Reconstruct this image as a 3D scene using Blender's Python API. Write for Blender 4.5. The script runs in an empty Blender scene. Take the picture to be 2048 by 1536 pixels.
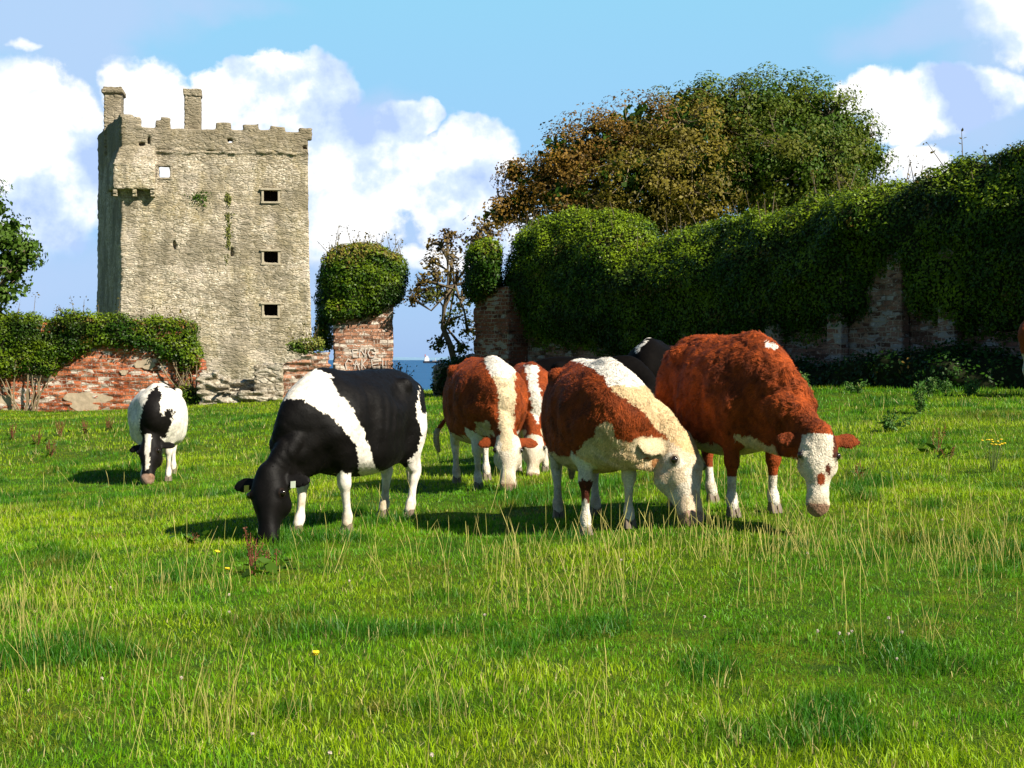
import bpy, bmesh, math
import numpy as np
from mathutils import Vector, Matrix

sc = bpy.context.scene
rng = np.random.default_rng(7)
R = math.radians

# ------------------------------------------------------------------ camera
EYE = 1.6
FPX = 3200.0                      # focal length measured in pixels of a 2048 wide frame
PITCH = math.atan(50 / FPX)
cam_d = bpy.data.cameras.new('camera')
cam = bpy.data.objects.new('camera', cam_d)
sc.collection.objects.link(cam)
cam.location = (0, 0, EYE)
cam.rotation_euler = (math.pi / 2 - PITCH, 0, 0)
cam_d.sensor_width = 36
cam_d.lens = 36 * FPX / 2048
cam_d.clip_start = 0.1
cam_d.clip_end = 60000
sc.camera = cam

def P(px, py, Y):
    """a point of the photograph carried out to the distance Y"""
    u, v = px - 1024, 768 - py
    dy = FPX * math.cos(PITCH) + v * math.sin(PITCH)
    dz = -FPX * math.sin(PITCH) + v * math.cos(PITCH)
    t = Y / dy
    return np.array((u * t, Y, EYE + dz * t))

# ------------------------------------------------------------------ sun, sky, exposure
SUN_EL, SUN_AZ = 39.0, 127.0      # azimuth in degrees from +Y (view direction) towards +X
sdir = Vector((math.sin(R(SUN_AZ)) * math.cos(R(SUN_EL)), math.cos(R(SUN_AZ)) * math.cos(R(SUN_EL)), math.sin(R(SUN_EL))))
sun_d = bpy.data.lights.new('sun', 'SUN')
sun_d.energy = 5.0
sun_d.angle = R(0.5)
sun_d.color = (1.0, 0.93, 0.80)
sun = bpy.data.objects.new('sun', sun_d)
sun.rotation_euler = sdir.to_track_quat('Z', 'Y').to_euler()
sun.location = (40, -20, 40)
sc.collection.objects.link(sun)

sc.view_settings.view_transform = 'Standard'
sc.view_settings.look = 'None'
sc.view_settings.exposure = 0.85
sc.view_settings.gamma = 1
sc.cycles.max_bounces = 6
sc.cycles.diffuse_bounces = 3
sc.cycles.glossy_bounces = 2
sc.cycles.transmission_bounces = 4
sc.cycles.transparent_max_bounces = 8
sc.cycles.use_denoising = True
sc.cycles.use_adaptive_sampling = True
sc.cycles.adaptive_threshold = 0.015

class NT:
    """small helper to write node trees"""
    def __init__(s, tree):
        s.t = tree; s.n = tree.nodes; s.l = tree.links
    def add(s, typ, **kw):
        nd = s.n.new(typ)
        for k, v in kw.items():
            if k == 'ins':
                for kk, vv in v.items():
                    if isinstance(vv, bpy.types.NodeSocket): s.l.new(vv, nd.inputs[kk])
                    else: nd.inputs[kk].default_value = vv
            else: setattr(nd, k, v)
        return nd
    def math(s, op, a, b=None, c=None, clamp=False):
        nd = s.n.new('ShaderNodeMath'); nd.operation = op; nd.use_clamp = clamp
        for i, x in enumerate((a, b, c)):
            if x is None: continue
            if isinstance(x, bpy.types.NodeSocket): s.l.new(x, nd.inputs[i])
            else: nd.inputs[i].default_value = x
        return nd.outputs[0]
    def vmath(s, op, a, b=None, out=0):
        nd = s.n.new('ShaderNodeVectorMath'); nd.operation = op
        for i, x in enumerate((a, b)):
            if x is None: continue
            if isinstance(x, bpy.types.NodeSocket): s.l.new(x, nd.inputs[i])
            else: nd.inputs[i].default_value = x
        return nd.outputs[out]
    def noise(s, vec, scale, detail=4, rough=0.55, dist=0.0, out='Fac'):
        nd = s.add('ShaderNodeTexNoise', ins={'Scale': scale, 'Detail': detail, 'Roughness': rough, 'Distortion': dist})
        if vec is not None: s.l.new(vec, nd.inputs['Vector'])
        return nd.outputs[out]
    def ramp(s, fac, stops, interp='LINEAR'):
        nd = s.n.new('ShaderNodeValToRGB'); cr = nd.color_ramp; cr.interpolation = interp
        while len(cr.elements) < len(stops): cr.elements.new(0.5)
        for e, (p, c) in zip(cr.elements, stops):
            e.position = p
            e.color = (c, c, c, 1) if isinstance(c, (int, float)) else (*c, 1)
        s.l.new(fac, nd.inputs[0])
        return nd.outputs[0]
    def mix(s, fac, a, b, typ='MIX'):
        nd = s.n.new('ShaderNodeMix'); nd.data_type = 'RGBA'; nd.blend_type = typ
        for sock, x in ((nd.inputs[0], fac), (nd.inputs[6], a), (nd.inputs[7], b)):
            if isinstance(x, bpy.types.NodeSocket): s.l.new(x, sock)
            elif isinstance(x, (int, float)): sock.default_value = x
            else: sock.default_value = (*x, 1) if len(x) == 3 else x
        return nd.outputs[2]
    def maprange(s, v, a, b, c=0.0, d=1.0, smooth=True):
        nd = s.add('ShaderNodeMapRange', ins={'Value': v, 'From Min': a, 'From Max': b, 'To Min': c, 'To Max': d})
        if smooth: nd.interpolation_type = 'SMOOTHSTEP'
        return nd.outputs[0]

# the sky: physical sky plus a field of cumulus laid out by azimuth and elevation
world = bpy.data.worlds.new('World')
sc.world = world
world.use_nodes = True
w = NT(world.node_tree)
w.n.clear()
tc = w.add('ShaderNodeTexCoord')
sky = w.add('ShaderNodeTexSky')
sky.sky_type = 'NISHITA'
sky.sun_disc = False
sky.sun_elevation = R(SUN_EL)
sky.sun_rotation = R(SUN_AZ)
sky.air_density = 1.0
sky.dust_density = 0.6
sky.ozone_density = 1.0
sep = w.add('ShaderNodeSeparateXYZ', ins={0: tc.outputs['Generated']})
az = w.math('ARCTAN2', sep.outputs[0], sep.outputs[1])
el = w.math('ARCSINE', sep.outputs[2])
q = w.add('ShaderNodeCombineXYZ', ins={0: az, 1: el}).outputs[0]
wn = w.noise(q, 9.0, 5, 0.6, out='Color')
wv = w.vmath('SUBTRACT', wn, (0.5, 0.5, 0.5))
wvs = w.vmath('SCALE', wv); wvs.node.inputs[3].default_value = 0.055
q2 = w.vmath('ADD', q, wvs)
sp = w.add('ShaderNodeSeparateXYZ', ins={0: q2})
qa, qe = sp.outputs[0], sp.outputs[1]
def sky_blobs(lst):
    acc = None
    for (px, py, rx, ry, g) in lst:
        a, e = (px - 1024) / FPX, (718 - py) / FPX
        dx = w.math('MULTIPLY', w.math('SUBTRACT', qa, a), FPX / rx)
        dy = w.math('MULTIPLY', w.math('SUBTRACT', qe, e), FPX / ry)
        d = w.math('ADD', w.math('MULTIPLY', dx, dx), w.math('MULTIPLY', dy, dy))
        v = w.math('MULTIPLY', w.math('SUBTRACT', 1.0, d), g)
        acc = v if acc is None else w.math('MAXIMUM', acc, v)
    return w.math('MAXIMUM', acc, -1.0)
cum = sky_blobs([(500, 260, 150, 130, 1), (630, 200, 85, 85, 1), (330, 235, 105, 80, .8), (560, 225, 150, 105, 1), (420, 330, 200, 130, .8), (640, 330, 150, 120, .8),
                 (850, 230, 40, 26, .5), (760, 360, 150, 130, .9), (950, 340, 110, 115, 1), (930, 440, 150, 100, .9), (700, 450, 150, 90, .8), (810, 250, 70, 45, .7),
                 (70, 270, 160, 115, .9), (86, 146, 42, 13, .42), (90, 400, 190, 110, 1), (170, 440, 70, 45, .8),
                 (1830, 240, 150, 80, .9), (1735, 205, 80, 55, .7), (1925, 225, 95, 62, .8), (1800, 350, 110, 55, .7),
                 (2030, 60, 130, 130, 1), (1960, 20, 90, 60, .7), (730, 470, 100, 50, .7), (850, 520, 80, 36, .5)])
fill = sky_blobs([(100, 50, 360, 150, .95), (200, 140, 140, 130, .8), (430, 30, 220, 50, .6), (780, 300, 160, 120, .8), (640, 400, 180, 170, .7),
                  (60, 560, 300, 90, .5), (880, 480, 220, 60, .6), (1850, 90, 260, 70, .6), (1900, 290, 170, 70, .7), (180, 250, 240, 180, .6),
                  (640, 560, 200, 60, .5), (1980, 160, 150, 110, .6)])
# scattered clouds over the rest of the sky
gen = w.noise(tc.outputs['Generated'], 2.6, 6, 0.6)
off = w.maprange(w.math('ABSOLUTE', az), 0.42, 0.6)
gscat = w.math('MULTIPLY', w.math('SUBTRACT', gen, 0.63), 8.0)
cum = w.math('MAXIMUM', cum, w.math('SUBTRACT', gscat, w.math('MULTIPLY', w.math('SUBTRACT', 1.0, off), 9.0)))
det = w.noise(q, 17.0, 9, 0.6)
det2 = w.noise(q, 7.0, 5, 0.6)
dens = w.math('ADD', cum, w.math('MULTIPLY', w.math('SUBTRACT', det, 0.5), 2.3))
m_cum = w.maprange(dens, 0.0, w.math('ADD', 0.22, w.math('MULTIPLY', w.maprange(det2, .4, .65), 0.5)))
m_fill = w.math('MULTIPLY', w.maprange(w.math('ADD', fill, w.math('MULTIPLY', w.math('SUBTRACT', det2, 0.5), 1.6)), -0.1, 0.7), 0.78)
# modelling of the clouds: lit from the upper right
qs = w.vmath('ADD', q, (-0.012, -0.016, 0.0))
det_s = w.noise(qs, 17.0, 6, 0.6)
det_0 = w.noise(q, 17.0, 6, 0.6)
rel = w.math('MULTIPLY', w.math('SUBTRACT', det_s, det_0), 2.4)
body = w.noise(q, 10.0, 4, 0.55)
lit = w.math('ADD', rel, w.maprange(body, 0.34, 0.62, 0.12, 1.0))
c_cloud = w.ramp(lit, [(0.0, (0.42, 0.56, 0.86)), (0.42, (0.64, 0.76, 0.97)), (0.74, (1.0, 1.0, 1.0)), (1.0, (1.0, 1.0, 1.0))])
c_fill = (0.46, 0.61, 0.88)
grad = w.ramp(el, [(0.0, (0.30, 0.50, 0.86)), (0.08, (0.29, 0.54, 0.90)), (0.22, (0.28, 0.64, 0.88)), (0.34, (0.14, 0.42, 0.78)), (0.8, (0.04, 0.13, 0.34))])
def bright(c, k):
    o = w.vmath('SCALE', c); o.node.inputs[3].default_value = k
    return o
# sky beyond the view is dimmed on purpose, to weaken fill light in shade
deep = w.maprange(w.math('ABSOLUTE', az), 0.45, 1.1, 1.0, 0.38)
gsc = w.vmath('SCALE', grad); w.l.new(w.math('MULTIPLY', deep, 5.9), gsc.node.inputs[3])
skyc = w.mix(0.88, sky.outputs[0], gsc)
CL = 6.6
cf = w.add('ShaderNodeRGB'); cf.outputs[0].default_value = (*c_fill, 1)
s1 = w.mix(m_fill, skyc, bright(cf.outputs[0], 6.1))
s2 = w.mix(m_cum, s1, bright(c_cloud, CL))
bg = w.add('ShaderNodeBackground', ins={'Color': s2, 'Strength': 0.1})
wo = w.add('ShaderNodeOutputWorld', ins={'Surface': bg.outputs[0]})

# ------------------------------------------------------------------ numpy helpers
def hash3(i, j, k, seed=0):
    h = (i.astype(np.int64) * 374761393 + j.astype(np.int64) * 668265263 + k.astype(np.int64) * 2147483647 + seed * 974711) & 0xffffffff
    h = ((h ^ (h >> 13)) * 1274126177) & 0xffffffff
    h = (h ^ (h >> 16)) & 0xffffff
    return h.astype(np.float32) / 0xffffff
def vnoise(p, seed=0):
    p = np.asarray(p, dtype=np.float32)
    i = np.floor(p).astype(np.int64); f = p - i
    f = f * f * (3 - 2 * f)
    r = 0
    for a in (0, 1):
        wa = f[..., 0] if a else 1 - f[..., 0]
        for b in (0, 1):
            wb = f[..., 1] if b else 1 - f[..., 1]
            for c in (0, 1):
                wc = f[..., 2] if c else 1 - f[..., 2]
                r = r + wa * wb * wc * hash3(i[..., 0] + a, i[..., 1] + b, i[..., 2] + c, seed)
    return r * 2 - 1
def fbm(p, scale=1.0, octaves=3, seed=0, gain=0.5):
    p = np.asarray(p, dtype=np.float32) * scale
    a, r, n = 1.0, 0, 0
    for o in range(octaves):
        r = r + a * vnoise(p * (2.03 ** o) + 17.3 * o, seed + o); n += a; a *= gain
    return r / n
def sstep(a, b, x):
    t = np.clip((np.asarray(x, dtype=float) - a) / (b - a), 0, 1)
    return t * t * (3 - 2 * t)
def nrmz(v):
    return v / np.maximum(np.linalg.norm(v, axis=-1, keepdims=True), 1e-9)
def srgb(r, g, b):
    """0-255 picture colour to linear"""
    return tuple(((c / 255) / 12.92 if c / 255 <= 0.04045 else ((c / 255 + 0.055) / 1.055) ** 2.4) for c in (r, g, b))

def link(name, me, mat=None, parent=None, smooth=True):
    o = bpy.data.objects.new(name, me)
    sc.collection.objects.link(o)
    if mat is not None: me.materials.append(mat)
    if parent is not None: o.parent = parent
    if smooth and len(me.polygons): me.polygons.foreach_set('use_smooth', np.ones(len(me.polygons), dtype=bool))
    return o
def tag(o, label=None, cat=None, group=None, kind=None):
    if label: o['label'] = label
    if cat: o['category'] = cat
    if group: o['group'] = group
    if kind: o['kind'] = kind
    return o
def empty(name, loc=(0, 0, 0), rz=0.0):
    o = bpy.data.objects.new(name, None)
    o.location = loc; o.rotation_euler = (0, 0, rz)
    o.empty_display_size = 0.2
    sc.collection.objects.link(o)
    return o
def mesh_np(name, V, loops, sizes, col=None, mat=None, parent=None, smooth=True):
    """V (n,3); loops flat vertex indices; sizes: face sizes array"""
    me = bpy.data.meshes.new(name)
    V = np.asarray(V, dtype=np.float32); loops = np.asarray(loops, dtype=np.int32); sizes = np.asarray(sizes, dtype=np.int32)
    me.vertices.add(len(V)); me.vertices.foreach_set('co', V.ravel())
    me.loops.add(len(loops)); me.loops.foreach_set('vertex_index', loops)
    me.polygons.add(len(sizes))
    st = np.concatenate(([0], np.cumsum(sizes)[:-1])).astype(np.int32)
    me.polygons.foreach_set('loop_start', st)
    me.update(calc_edges=True)
    if col is not None:
        at = me.color_attributes.new('tint', 'FLOAT_COLOR', 'POINT')
        c4 = np.ones((len(V), 4), dtype=np.float32); c4[:, :3] = col
        at.data.foreach_set('color', c4.ravel())
    me.validate()
    return link(name, me, mat, parent, smooth)
def quads(name, V, Q, **kw):
    Q = np.asarray(Q)
    return mesh_np(name, V, Q.ravel(), np.full(len(Q), Q.shape[1]), **kw)

class MB:
    """collects boxes, prisms and tubes into one mesh"""
    def __init__(s): s.V = []; s.F = []
    def addv(s, vs): n = len(s.V); s.V += [tuple(v) for v in vs]; return n
    def box(s, lo, hi, M=None, taper=0.0):
        x0, y0, z0 = lo; x1, y1, z1 = hi
        t = taper
        vs = [Vector(v) for v in ((x0, y0, z0), (x1, y0, z0), (x1, y1, z0), (x0, y1, z0), (x0 + t, y0 + t, z1), (x1 - t, y0 + t, z1), (x1 - t, y1 - t, z1), (x0 + t, y1 - t, z1))]
        if M is not None: vs = [M @ v for v in vs]
        n = s.addv(vs)
        s.F += [tuple(n + i for i in f) for f in ((3, 2, 1, 0), (4, 5, 6, 7), (0, 1, 5, 4), (1, 2, 6, 5), (2, 3, 7, 6), (3, 0, 4, 7))]
    def tube(s, pts, rad, k=8, cap=True):
        pts = [Vector(p) for p in pts]
        if isinstance(rad, (int, float)): rad = [rad] * len(pts)
        rings = []
        up = Vector((0.13, 0.27, 0.95)).normalized()
        for i, p in enumerate(pts):
            d = (pts[min(i + 1, len(pts) - 1)] - pts[max(i - 1, 0)])
            d = d.normalized() if d.length > 1e-9 else Vector((0, 0, 1))
            a = d.cross(up)
            if a.length < 0.05: a = d.cross(Vector((1, 0, 0)))
            a.normalize(); b = d.cross(a).normalized()
            rings.append(s.addv([p + (a * math.cos(t) + b * math.sin(t)) * rad[i] for t in (2 * math.pi * j / k for j in range(k))]))
        for i in range(len(pts) - 1):
            for j in range(k):
                s.F.append((rings[i] + j, rings[i] + (j + 1) % k, rings[i + 1] + (j + 1) % k, rings[i + 1] + j))
        if cap:
            s.F.append(tuple(rings[0] + j for j in range(k))[::-1]); s.F.append(tuple(rings[-1] + j for j in range(k)))
    def build(s, name, mat=None, parent=None, smooth=False, bevel=0.0):
        me = bpy.data.meshes.new(name)
        me.from_pydata([tuple(v) for v in s.V], [], s.F)
        me.update()
        o = link(name, me, mat, parent, smooth)
        if bevel:
            m = o.modifiers.new('bevel', 'BEVEL'); m.width = bevel; m.segments = 2; m.limit_method = 'ANGLE'
        return o

# ------------------------------------------------------------------ implicit surfaces
class Field:
    def __init__(s, lo, hi, h):
        s.h = h; s.lo = np.array(lo, dtype=np.float32)
        s.n = np.ceil((np.array(hi) - s.lo) / h).astype(int) + 1
        s.ax = [s.lo[i] + h * np.arange(s.n[i], dtype=np.float32) for i in range(3)]
        s.F = np.full(tuple(s.n), 9.0, dtype=np.float32)
    def rng(s, lo, hi):
        a = np.clip(np.floor((np.array(lo) - s.lo) / s.h).astype(int), 0, s.n)
        b = np.clip(np.ceil((np.array(hi) - s.lo) / s.h).astype(int) + 1, 0, s.n)
        return tuple(slice(int(x), int(y)) for x, y in zip(a, b))
    def coords(s, sl):
        return np.meshgrid(*[s.ax[i][sl[i]] for i in range(3)], indexing='ij')
    def smin(s, sl, d, k):
        F = s.F[sl]
        if k <= 0: s.F[sl] = np.minimum(F, d); return
        hh = np.clip(0.5 + 0.5 * (F - d) / k, 0, 1)
        s.F[sl] = F * (1 - hh) + d * hh - k * hh * (1 - hh)
    def sweep(s, nodes, side, k=0.05, sub=4, p=2.0):
        """nodes: (x,y,z, half width along side, half height); side: vector, or one per node"""
        N = np.array(nodes, dtype=np.float64)
        S = np.array(side, dtype=np.float64)
        if S.ndim == 1: S = np.repeat(S[None], len(N), 0)
        A = np.concatenate([N, S], 1)
        pad = np.concatenate([[2 * A[0] - A[1]], A, [2 * A[-1] - A[-2]]])
        pts = []
        for i in range(1, len(pad) - 2):
            for j in range(sub):
                t = j / sub
                a, b, c, d = pad[i - 1], pad[i], pad[i + 1], pad[i + 2]
                pts.append(0.5 * ((2 * b) + (-a + c) * t + (2 * a - 5 * b + 4 * c - d) * t * t + (-a + 3 * b - 3 * c + d) * t ** 3))
        pts.append(A[-1])
        pts = np.array(pts); pts[:, 3:5] = np.maximum(pts[:, 3:5], 0.004)
        m = pts[:, 3:5].max() + k + 3 * s.h
        sl = s.rng(pts[:, :3].min(0) - m, pts[:, :3].max(0) + m)
        if any(x.stop <= x.start for x in sl): return
        D = np.full(tuple(x.stop - x.start for x in sl), 9.0, dtype=np.float32)
        for i in range(len(pts) - 1):
            a, b = pts[i], pts[i + 1]
            mm = max(a[3:5].max(), b[3:5].max()) + k + 2 * s.h
            s2 = s.rng(np.minimum(a[:3], b[:3]) - mm, np.maximum(a[:3], b[:3]) + mm)
            X, Y, Z = s.coords(s2)
            d3 = b[:3] - a[:3]; L = np.linalg.norm(d3)
            if L < 1e-6: continue
            t = d3 / L
            sd = a[5:8] - t * (a[5:8] @ t); sd /= np.linalg.norm(sd)
            u = np.cross(sd, t)
            px, py, pz = X - a[0], Y - a[1], Z - a[2]
            al = px * t[0] + py * t[1] + pz * t[2]
            f = np.clip(al / L, 0, 1)
            ex = al - f * L
            rw = a[3] + (b[3] - a[3]) * f; rh = a[4] + (b[4] - a[4]) * f
            q1 = np.abs(px * sd[0] + py * sd[1] + pz * sd[2]) / rw
            q2 = np.abs(px * u[0] + py * u[1] + pz * u[2]) / rh
            if p == 2.0: rr = np.sqrt(q1 * q1 + q2 * q2 + (ex / ((rw + rh) * .5)) ** 2)
            else: rr = np.sqrt((q1 ** p + q2 ** p) ** (2 / p) + (ex / ((rw + rh) * .5)) ** 2)
            dd = (rr - 1) * np.minimum(rw, rh)
            off = tuple(slice(x.start - y.start, x.stop - y.start) for x, y in zip(s2, sl))
            D[off] = np.minimum(D[off], dd)
        s.smin(sl, D, k)
    def rbox(s, lo, hi, r, k=0.15):
        lo = np.array(lo, dtype=float); hi = np.array(hi, dtype=float); c = (lo + hi) / 2; hs = np.maximum((hi - lo) / 2 - r, .01)
        sl = s.rng(lo - k - 2 * s.h, hi + k + 2 * s.h)
        X, Y, Z = s.coords(sl)
        q = [np.abs(X - c[0]) - hs[0], np.abs(Y - c[1]) - hs[1], np.abs(Z - c[2]) - hs[2]]
        d = np.sqrt(sum(np.maximum(a, 0) ** 2 for a in q)) + np.minimum(np.maximum(np.maximum(q[0], q[1]), q[2]), 0) - r
        s.smin(sl, d.astype(np.float32), k)
    def ball(s, c, r, k=0.04):
        r = np.array(r, dtype=float) * np.ones(3); c = np.array(c, dtype=float)
        sl = s.rng(c - r - k - 2 * s.h, c + r + k + 2 * s.h)
        if any(x.stop <= x.start for x in sl): return
        X, Y, Z = s.coords(sl)
        d = (np.sqrt(((X - c[0]) / r[0]) ** 2 + ((Y - c[1]) / r[1]) ** 2 + ((Z - c[2]) / r[2]) ** 2) - 1) * r.min()
        s.smin(sl, d.astype(np.float32), k)
    def boxd(s, lo, hi, sl=None):
        """distance to a box over the whole grid"""
        X, Y, Z = np.meshgrid(*s.ax, indexing='ij', sparse=True)
        lo = np.array(lo, dtype=float); hi = np.array(hi, dtype=float)
        c = (lo + hi) / 2; hs = (hi - lo) / 2
        qx, qy, qz = np.abs(X - c[0]) - hs[0], np.abs(Y - c[1]) - hs[1], np.abs(Z - c[2]) - hs[2]
        out = np.sqrt(np.maximum(qx, 0) ** 2 + np.maximum(qy, 0) ** 2 + np.maximum(qz, 0) ** 2)
        return out + np.minimum(np.maximum(np.maximum(qx, qy), qz), 0)
    def mesh(s):
        """surface nets"""
        F = s.F; n = F.shape
        ins = F < 0
        c = [(i, j, k) for i in (0, 1) for j in (0, 1) for k in (0, 1)]
        sub = lambda A, o: A[o[0]:n[0] - 1 + o[0], o[1]:n[1] - 1 + o[1], o[2]:n[2] - 1 + o[2]]
        cnt = sum(sub(ins, o).astype(np.int8) for o in c)
        act = (cnt > 0) & (cnt < 8)
        idx = np.argwhere(act)
        vid = np.full(act.shape, -1, dtype=np.int64); vid[act] = np.arange(len(idx))
        acc = np.zeros((len(idx), 3)); num = np.zeros(len(idx))
        vals = {o: F[idx[:, 0] + o[0], idx[:, 1] + o[1], idx[:, 2] + o[2]] for o in c}
        for o in c:
            for ax in range(3):
                if o[ax]: continue
                o2 = list(o); o2[ax] = 1; o2 = tuple(o2)
                a, b = vals[o], vals[o2]
                cr = (a < 0) != (b < 0)
                t = np.where(cr, a / np.where(cr, a - b, 1), 0)
                pt = np.tile(np.array(o, dtype=float), (len(idx), 1)); pt[:, ax] += t
                acc += pt * cr[:, None]; num += cr
        V = s.lo + (idx + acc / num[:, None]) * s.h
        Q = []
        for ax in range(3):
            b_, c_ = (ax + 1) % 3, (ax + 2) % 3
            s0 = [slice(1, n[i] - 1) for i in range(3)]; s0[ax] = slice(0, n[ax] - 1)
            s1 = list(s0); s1[ax] = slice(1, n[ax])
            A, B = ins[tuple(s0)], ins[tuple(s1)]
            e = np.argwhere(A != B)
            org = e + np.array([s0[i].start for i in range(3)])
            flip = A[e[:, 0], e[:, 1], e[:, 2]]
            def vv(db, dc):
                o = org.copy(); o[:, b_] -= db; o[:, c_] -= dc
                return vid[o[:, 0], o[:, 1], o[:, 2]]
            q = np.stack([vv(1, 1), vv(0, 1), vv(0, 0), vv(1, 0)], 1)
            q[~flip] = q[~flip][:, ::-1]
            Q.append(q)
        return V.astype(np.float32), np.concatenate(Q)

def inpoly(x, y, poly):
    poly = np.asarray(poly, dtype=float); r = np.zeros(x.shape, dtype=bool)
    n = len(poly)
    for i in range(n):
        x0, y0 = poly[i]; x1, y1 = poly[(i + 1) % n]
        if y0 == y1: continue
        c = ((y0 > y) != (y1 > y)) & (x < (x1 - x0) * (y - y0) / (y1 - y0) + x0)
        r ^= c
    return r

# ------------------------------------------------------------------ materials
def new_mat(name):
    m = bpy.data.materials.new(name); m.use_nodes = True
    t = NT(m.node_tree); t.n.clear()
    out = t.add('ShaderNodeOutputMaterial')
    pb = t.add('ShaderNodeBsdfPrincipled')
    t.l.new(pb.outputs[0], out.inputs[0])
    t.pb = pb; t.out = out; t.mat = m
    pb.inputs['Specular IOR Level'].default_value = 0.3
    return t
def set_in(t, k, v):
    if isinstance(v, bpy.types.NodeSocket): t.l.new(v, t.pb.inputs[k])
    else: t.pb.inputs[k].default_value = (*v, 1) if isinstance(v, tuple) and len(v) == 3 else v
def bump(t, h, strength=0.5, dist=0.02):
    b = t.add('ShaderNodeBump', ins={'Height': h, 'Strength': strength, 'Distance': dist})
    t.l.new(b.outputs[0], t.pb.inputs['Normal'])
def tint_attr(t):
    return t.add('ShaderNodeAttribute', attribute_name='tint').outputs['Color']

def leaf_mat(name, trans=0.3, rough=0.5, spec=0.35):
    t = new_mat(name)
    c = tint_attr(t)
    set_in(t, 'Base Color', c); set_in(t, 'Roughness', rough)
    t.pb.inputs['Specular IOR Level'].default_value = spec
    if trans:
        tr = t.add('ShaderNodeBsdfTranslucent', ins={'Color': t.mix(1.0, c, (1.25, 1.3, 0.6), 'MULTIPLY')})
        mx = t.add('ShaderNodeMixShader', ins={0: trans, 1: t.pb.outputs[0], 2: tr.outputs[0]})
        t.l.new(mx.outputs[0], t.out.inputs[0])
    return t.mat
M_LEAF = leaf_mat('leaf', 0.22, 0.55, 0.18)
M_IVY = leaf_mat('ivy_leaf', 0.12, 0.45, 0.2)
M_GRASS = leaf_mat('grass_blade', 0.35, 0.5, 0.35)
def plain(name, col, rough=0.7, var=0.25, scale=8.0, spec=0.3, bmp=0.0):
    t = new_mat(name)
    o = t.add('ShaderNodeTexCoord').outputs['Object']
    n = t.noise(o, scale, 5, 0.6)
    a = tuple(min(1, c * (1 + var)) for c in col); b = tuple(c * (1 - var) for c in col)
    set_in(t, 'Base Color', t.mix(n, b, a)); set_in(t, 'Roughness', rough)
    t.pb.inputs['Specular IOR Level'].default_value = spec
    if bmp: bump(t, n, 0.6, bmp)
    return t.mat

# ------------------------------------------------------------------ terrain
_tp = []
def tpt(px, py, Y):
    p = P(px, py, Y); _tp.append(p)
for a in ((0, 1536, 6.26), (1024, 1536, 6.26), (2048, 1536, 6.26), (658, 1058, 13.9), (1200, 1060, 12.8), (1500, 1018, 12.8),
          (960, 972, 17.2), (310, 962, 22.5), (1700, 790, 29), (2048, 785, 29), (1400, 790, 30), (1150, 800, 36),
          (0, 822, 50), (250, 822, 50), (500, 798, 50), (780, 792, 50), (980, 790, 47)): tpt(*a)
for a in ((-8, 3, 0), (8, 3, 0), (0, -12, -.1), (-20, 15, -.25), (18, 12, .5), (-25, 50, 0), (25, 35, 1.3), (30, 60, 1.1), (-25, 95, .1), (-12, 95, .1), (10, 60, 1.0), (-40, 0, -.2), (40, 0, .6)):
    _tp.append(np.array(a, dtype=float))
_tp = np.array(_tp)
def _U(r2): return np.where(r2 > 1e-9, r2 * np.log(np.maximum(r2, 1e-9)) * 0.5, 0)
_n = len(_tp)
_K = _U(((_tp[:, None, :2] - _tp[None, :, :2]) ** 2).sum(-1)) + 3.0 * np.eye(_n)
_Q = np.concatenate([np.ones((_n, 1)), _tp[:, :2]], 1)
_A = np.block([[_K, _Q], [_Q.T, np.zeros((3, 3))]])
_w = np.linalg.solve(_A, np.concatenate([_tp[:, 2], np.zeros(3)]))
SEA = -12.0
def ground(x, y, fine=True):
    x = np.asarray(x, dtype=float); y = np.asarray(y, dtype=float)
    xc = np.clip(x, -40, 40); yc = np.clip(y, -12, 100)
    z = _w[_n] + _w[_n + 1] * xc + _w[_n + 2] * yc
    for i in range(_n): z = z + _w[i] * _U((xc - _tp[i, 0]) ** 2 + (yc - _tp[i, 1]) ** 2)
    z = np.clip(z, -0.8, 1.6)
    if fine:
        p = np.stack([x, y, x * 0], -1)
        z = z + 0.05 * fbm(p, 0.55, 3, 11) + 0.028 * fbm(p, 1.9, 2, 5)
    y0 = 112 - 58 * sstep(-13, -8, x)
    drop = sstep(0, 1, (y - y0) / 60.0)
    return z * (1 - drop) + drop * (SEA - 6)
gz = lambda x, y: float(ground(np.array([x]), np.array([y]))[0])
# ------------------------------------------------------------------ cattle
def coat_mat(name, rough, curl, spec=0.25, sheen=0.0):
    t = new_mat(name)
    c = tint_attr(t)
    o = t.add('ShaderNodeTexCoord').outputs['Object']
    n1 = t.noise(o, 38 if curl else 22, 3, 0.6, 1.6 if curl else 0.3)
    n2 = t.noise(o, 6, 4, 0.6)
    f = t.math('ADD', t.math('MULTIPLY', n1, 0.7), t.math('MULTIPLY', n2, 0.5))
    k = t.maprange(f, 0.35, 0.85, 0.68, 1.28)
    sc_ = t.vmath('SCALE', c); t.l.new(k, sc_.node.inputs[3])
    set_in(t, 'Base Color', sc_); set_in(t, 'Roughness', rough)
    t.pb.inputs['Specular IOR Level'].default_value = spec
    h = t.math('ADD', n1, t.math('MULTIPLY', t.noise(o, 150, 2, 0.6), 0.25))
    bump(t, h, 0.7 if curl else 0.35, 0.02 if curl else 0.008)
    if sheen:
        t.pb.inputs['Sheen Weight'].default_value = sheen
        t.pb.inputs['Sheen Roughness'].default_value = 0.4
    return t.mat
M_CURLY = coat_mat('curly_coat', 0.75, True)
M_SLEEK = coat_mat('sleek_coat', 0.6, False, 0.13)
M_DARKC = coat_mat('dull_black_coat', 0.8, False, 0.05)
M_EYE = plain('eye', (0.012, 0.008, 0.006), 0.12, 0.1, 3, 0.6)
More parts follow.
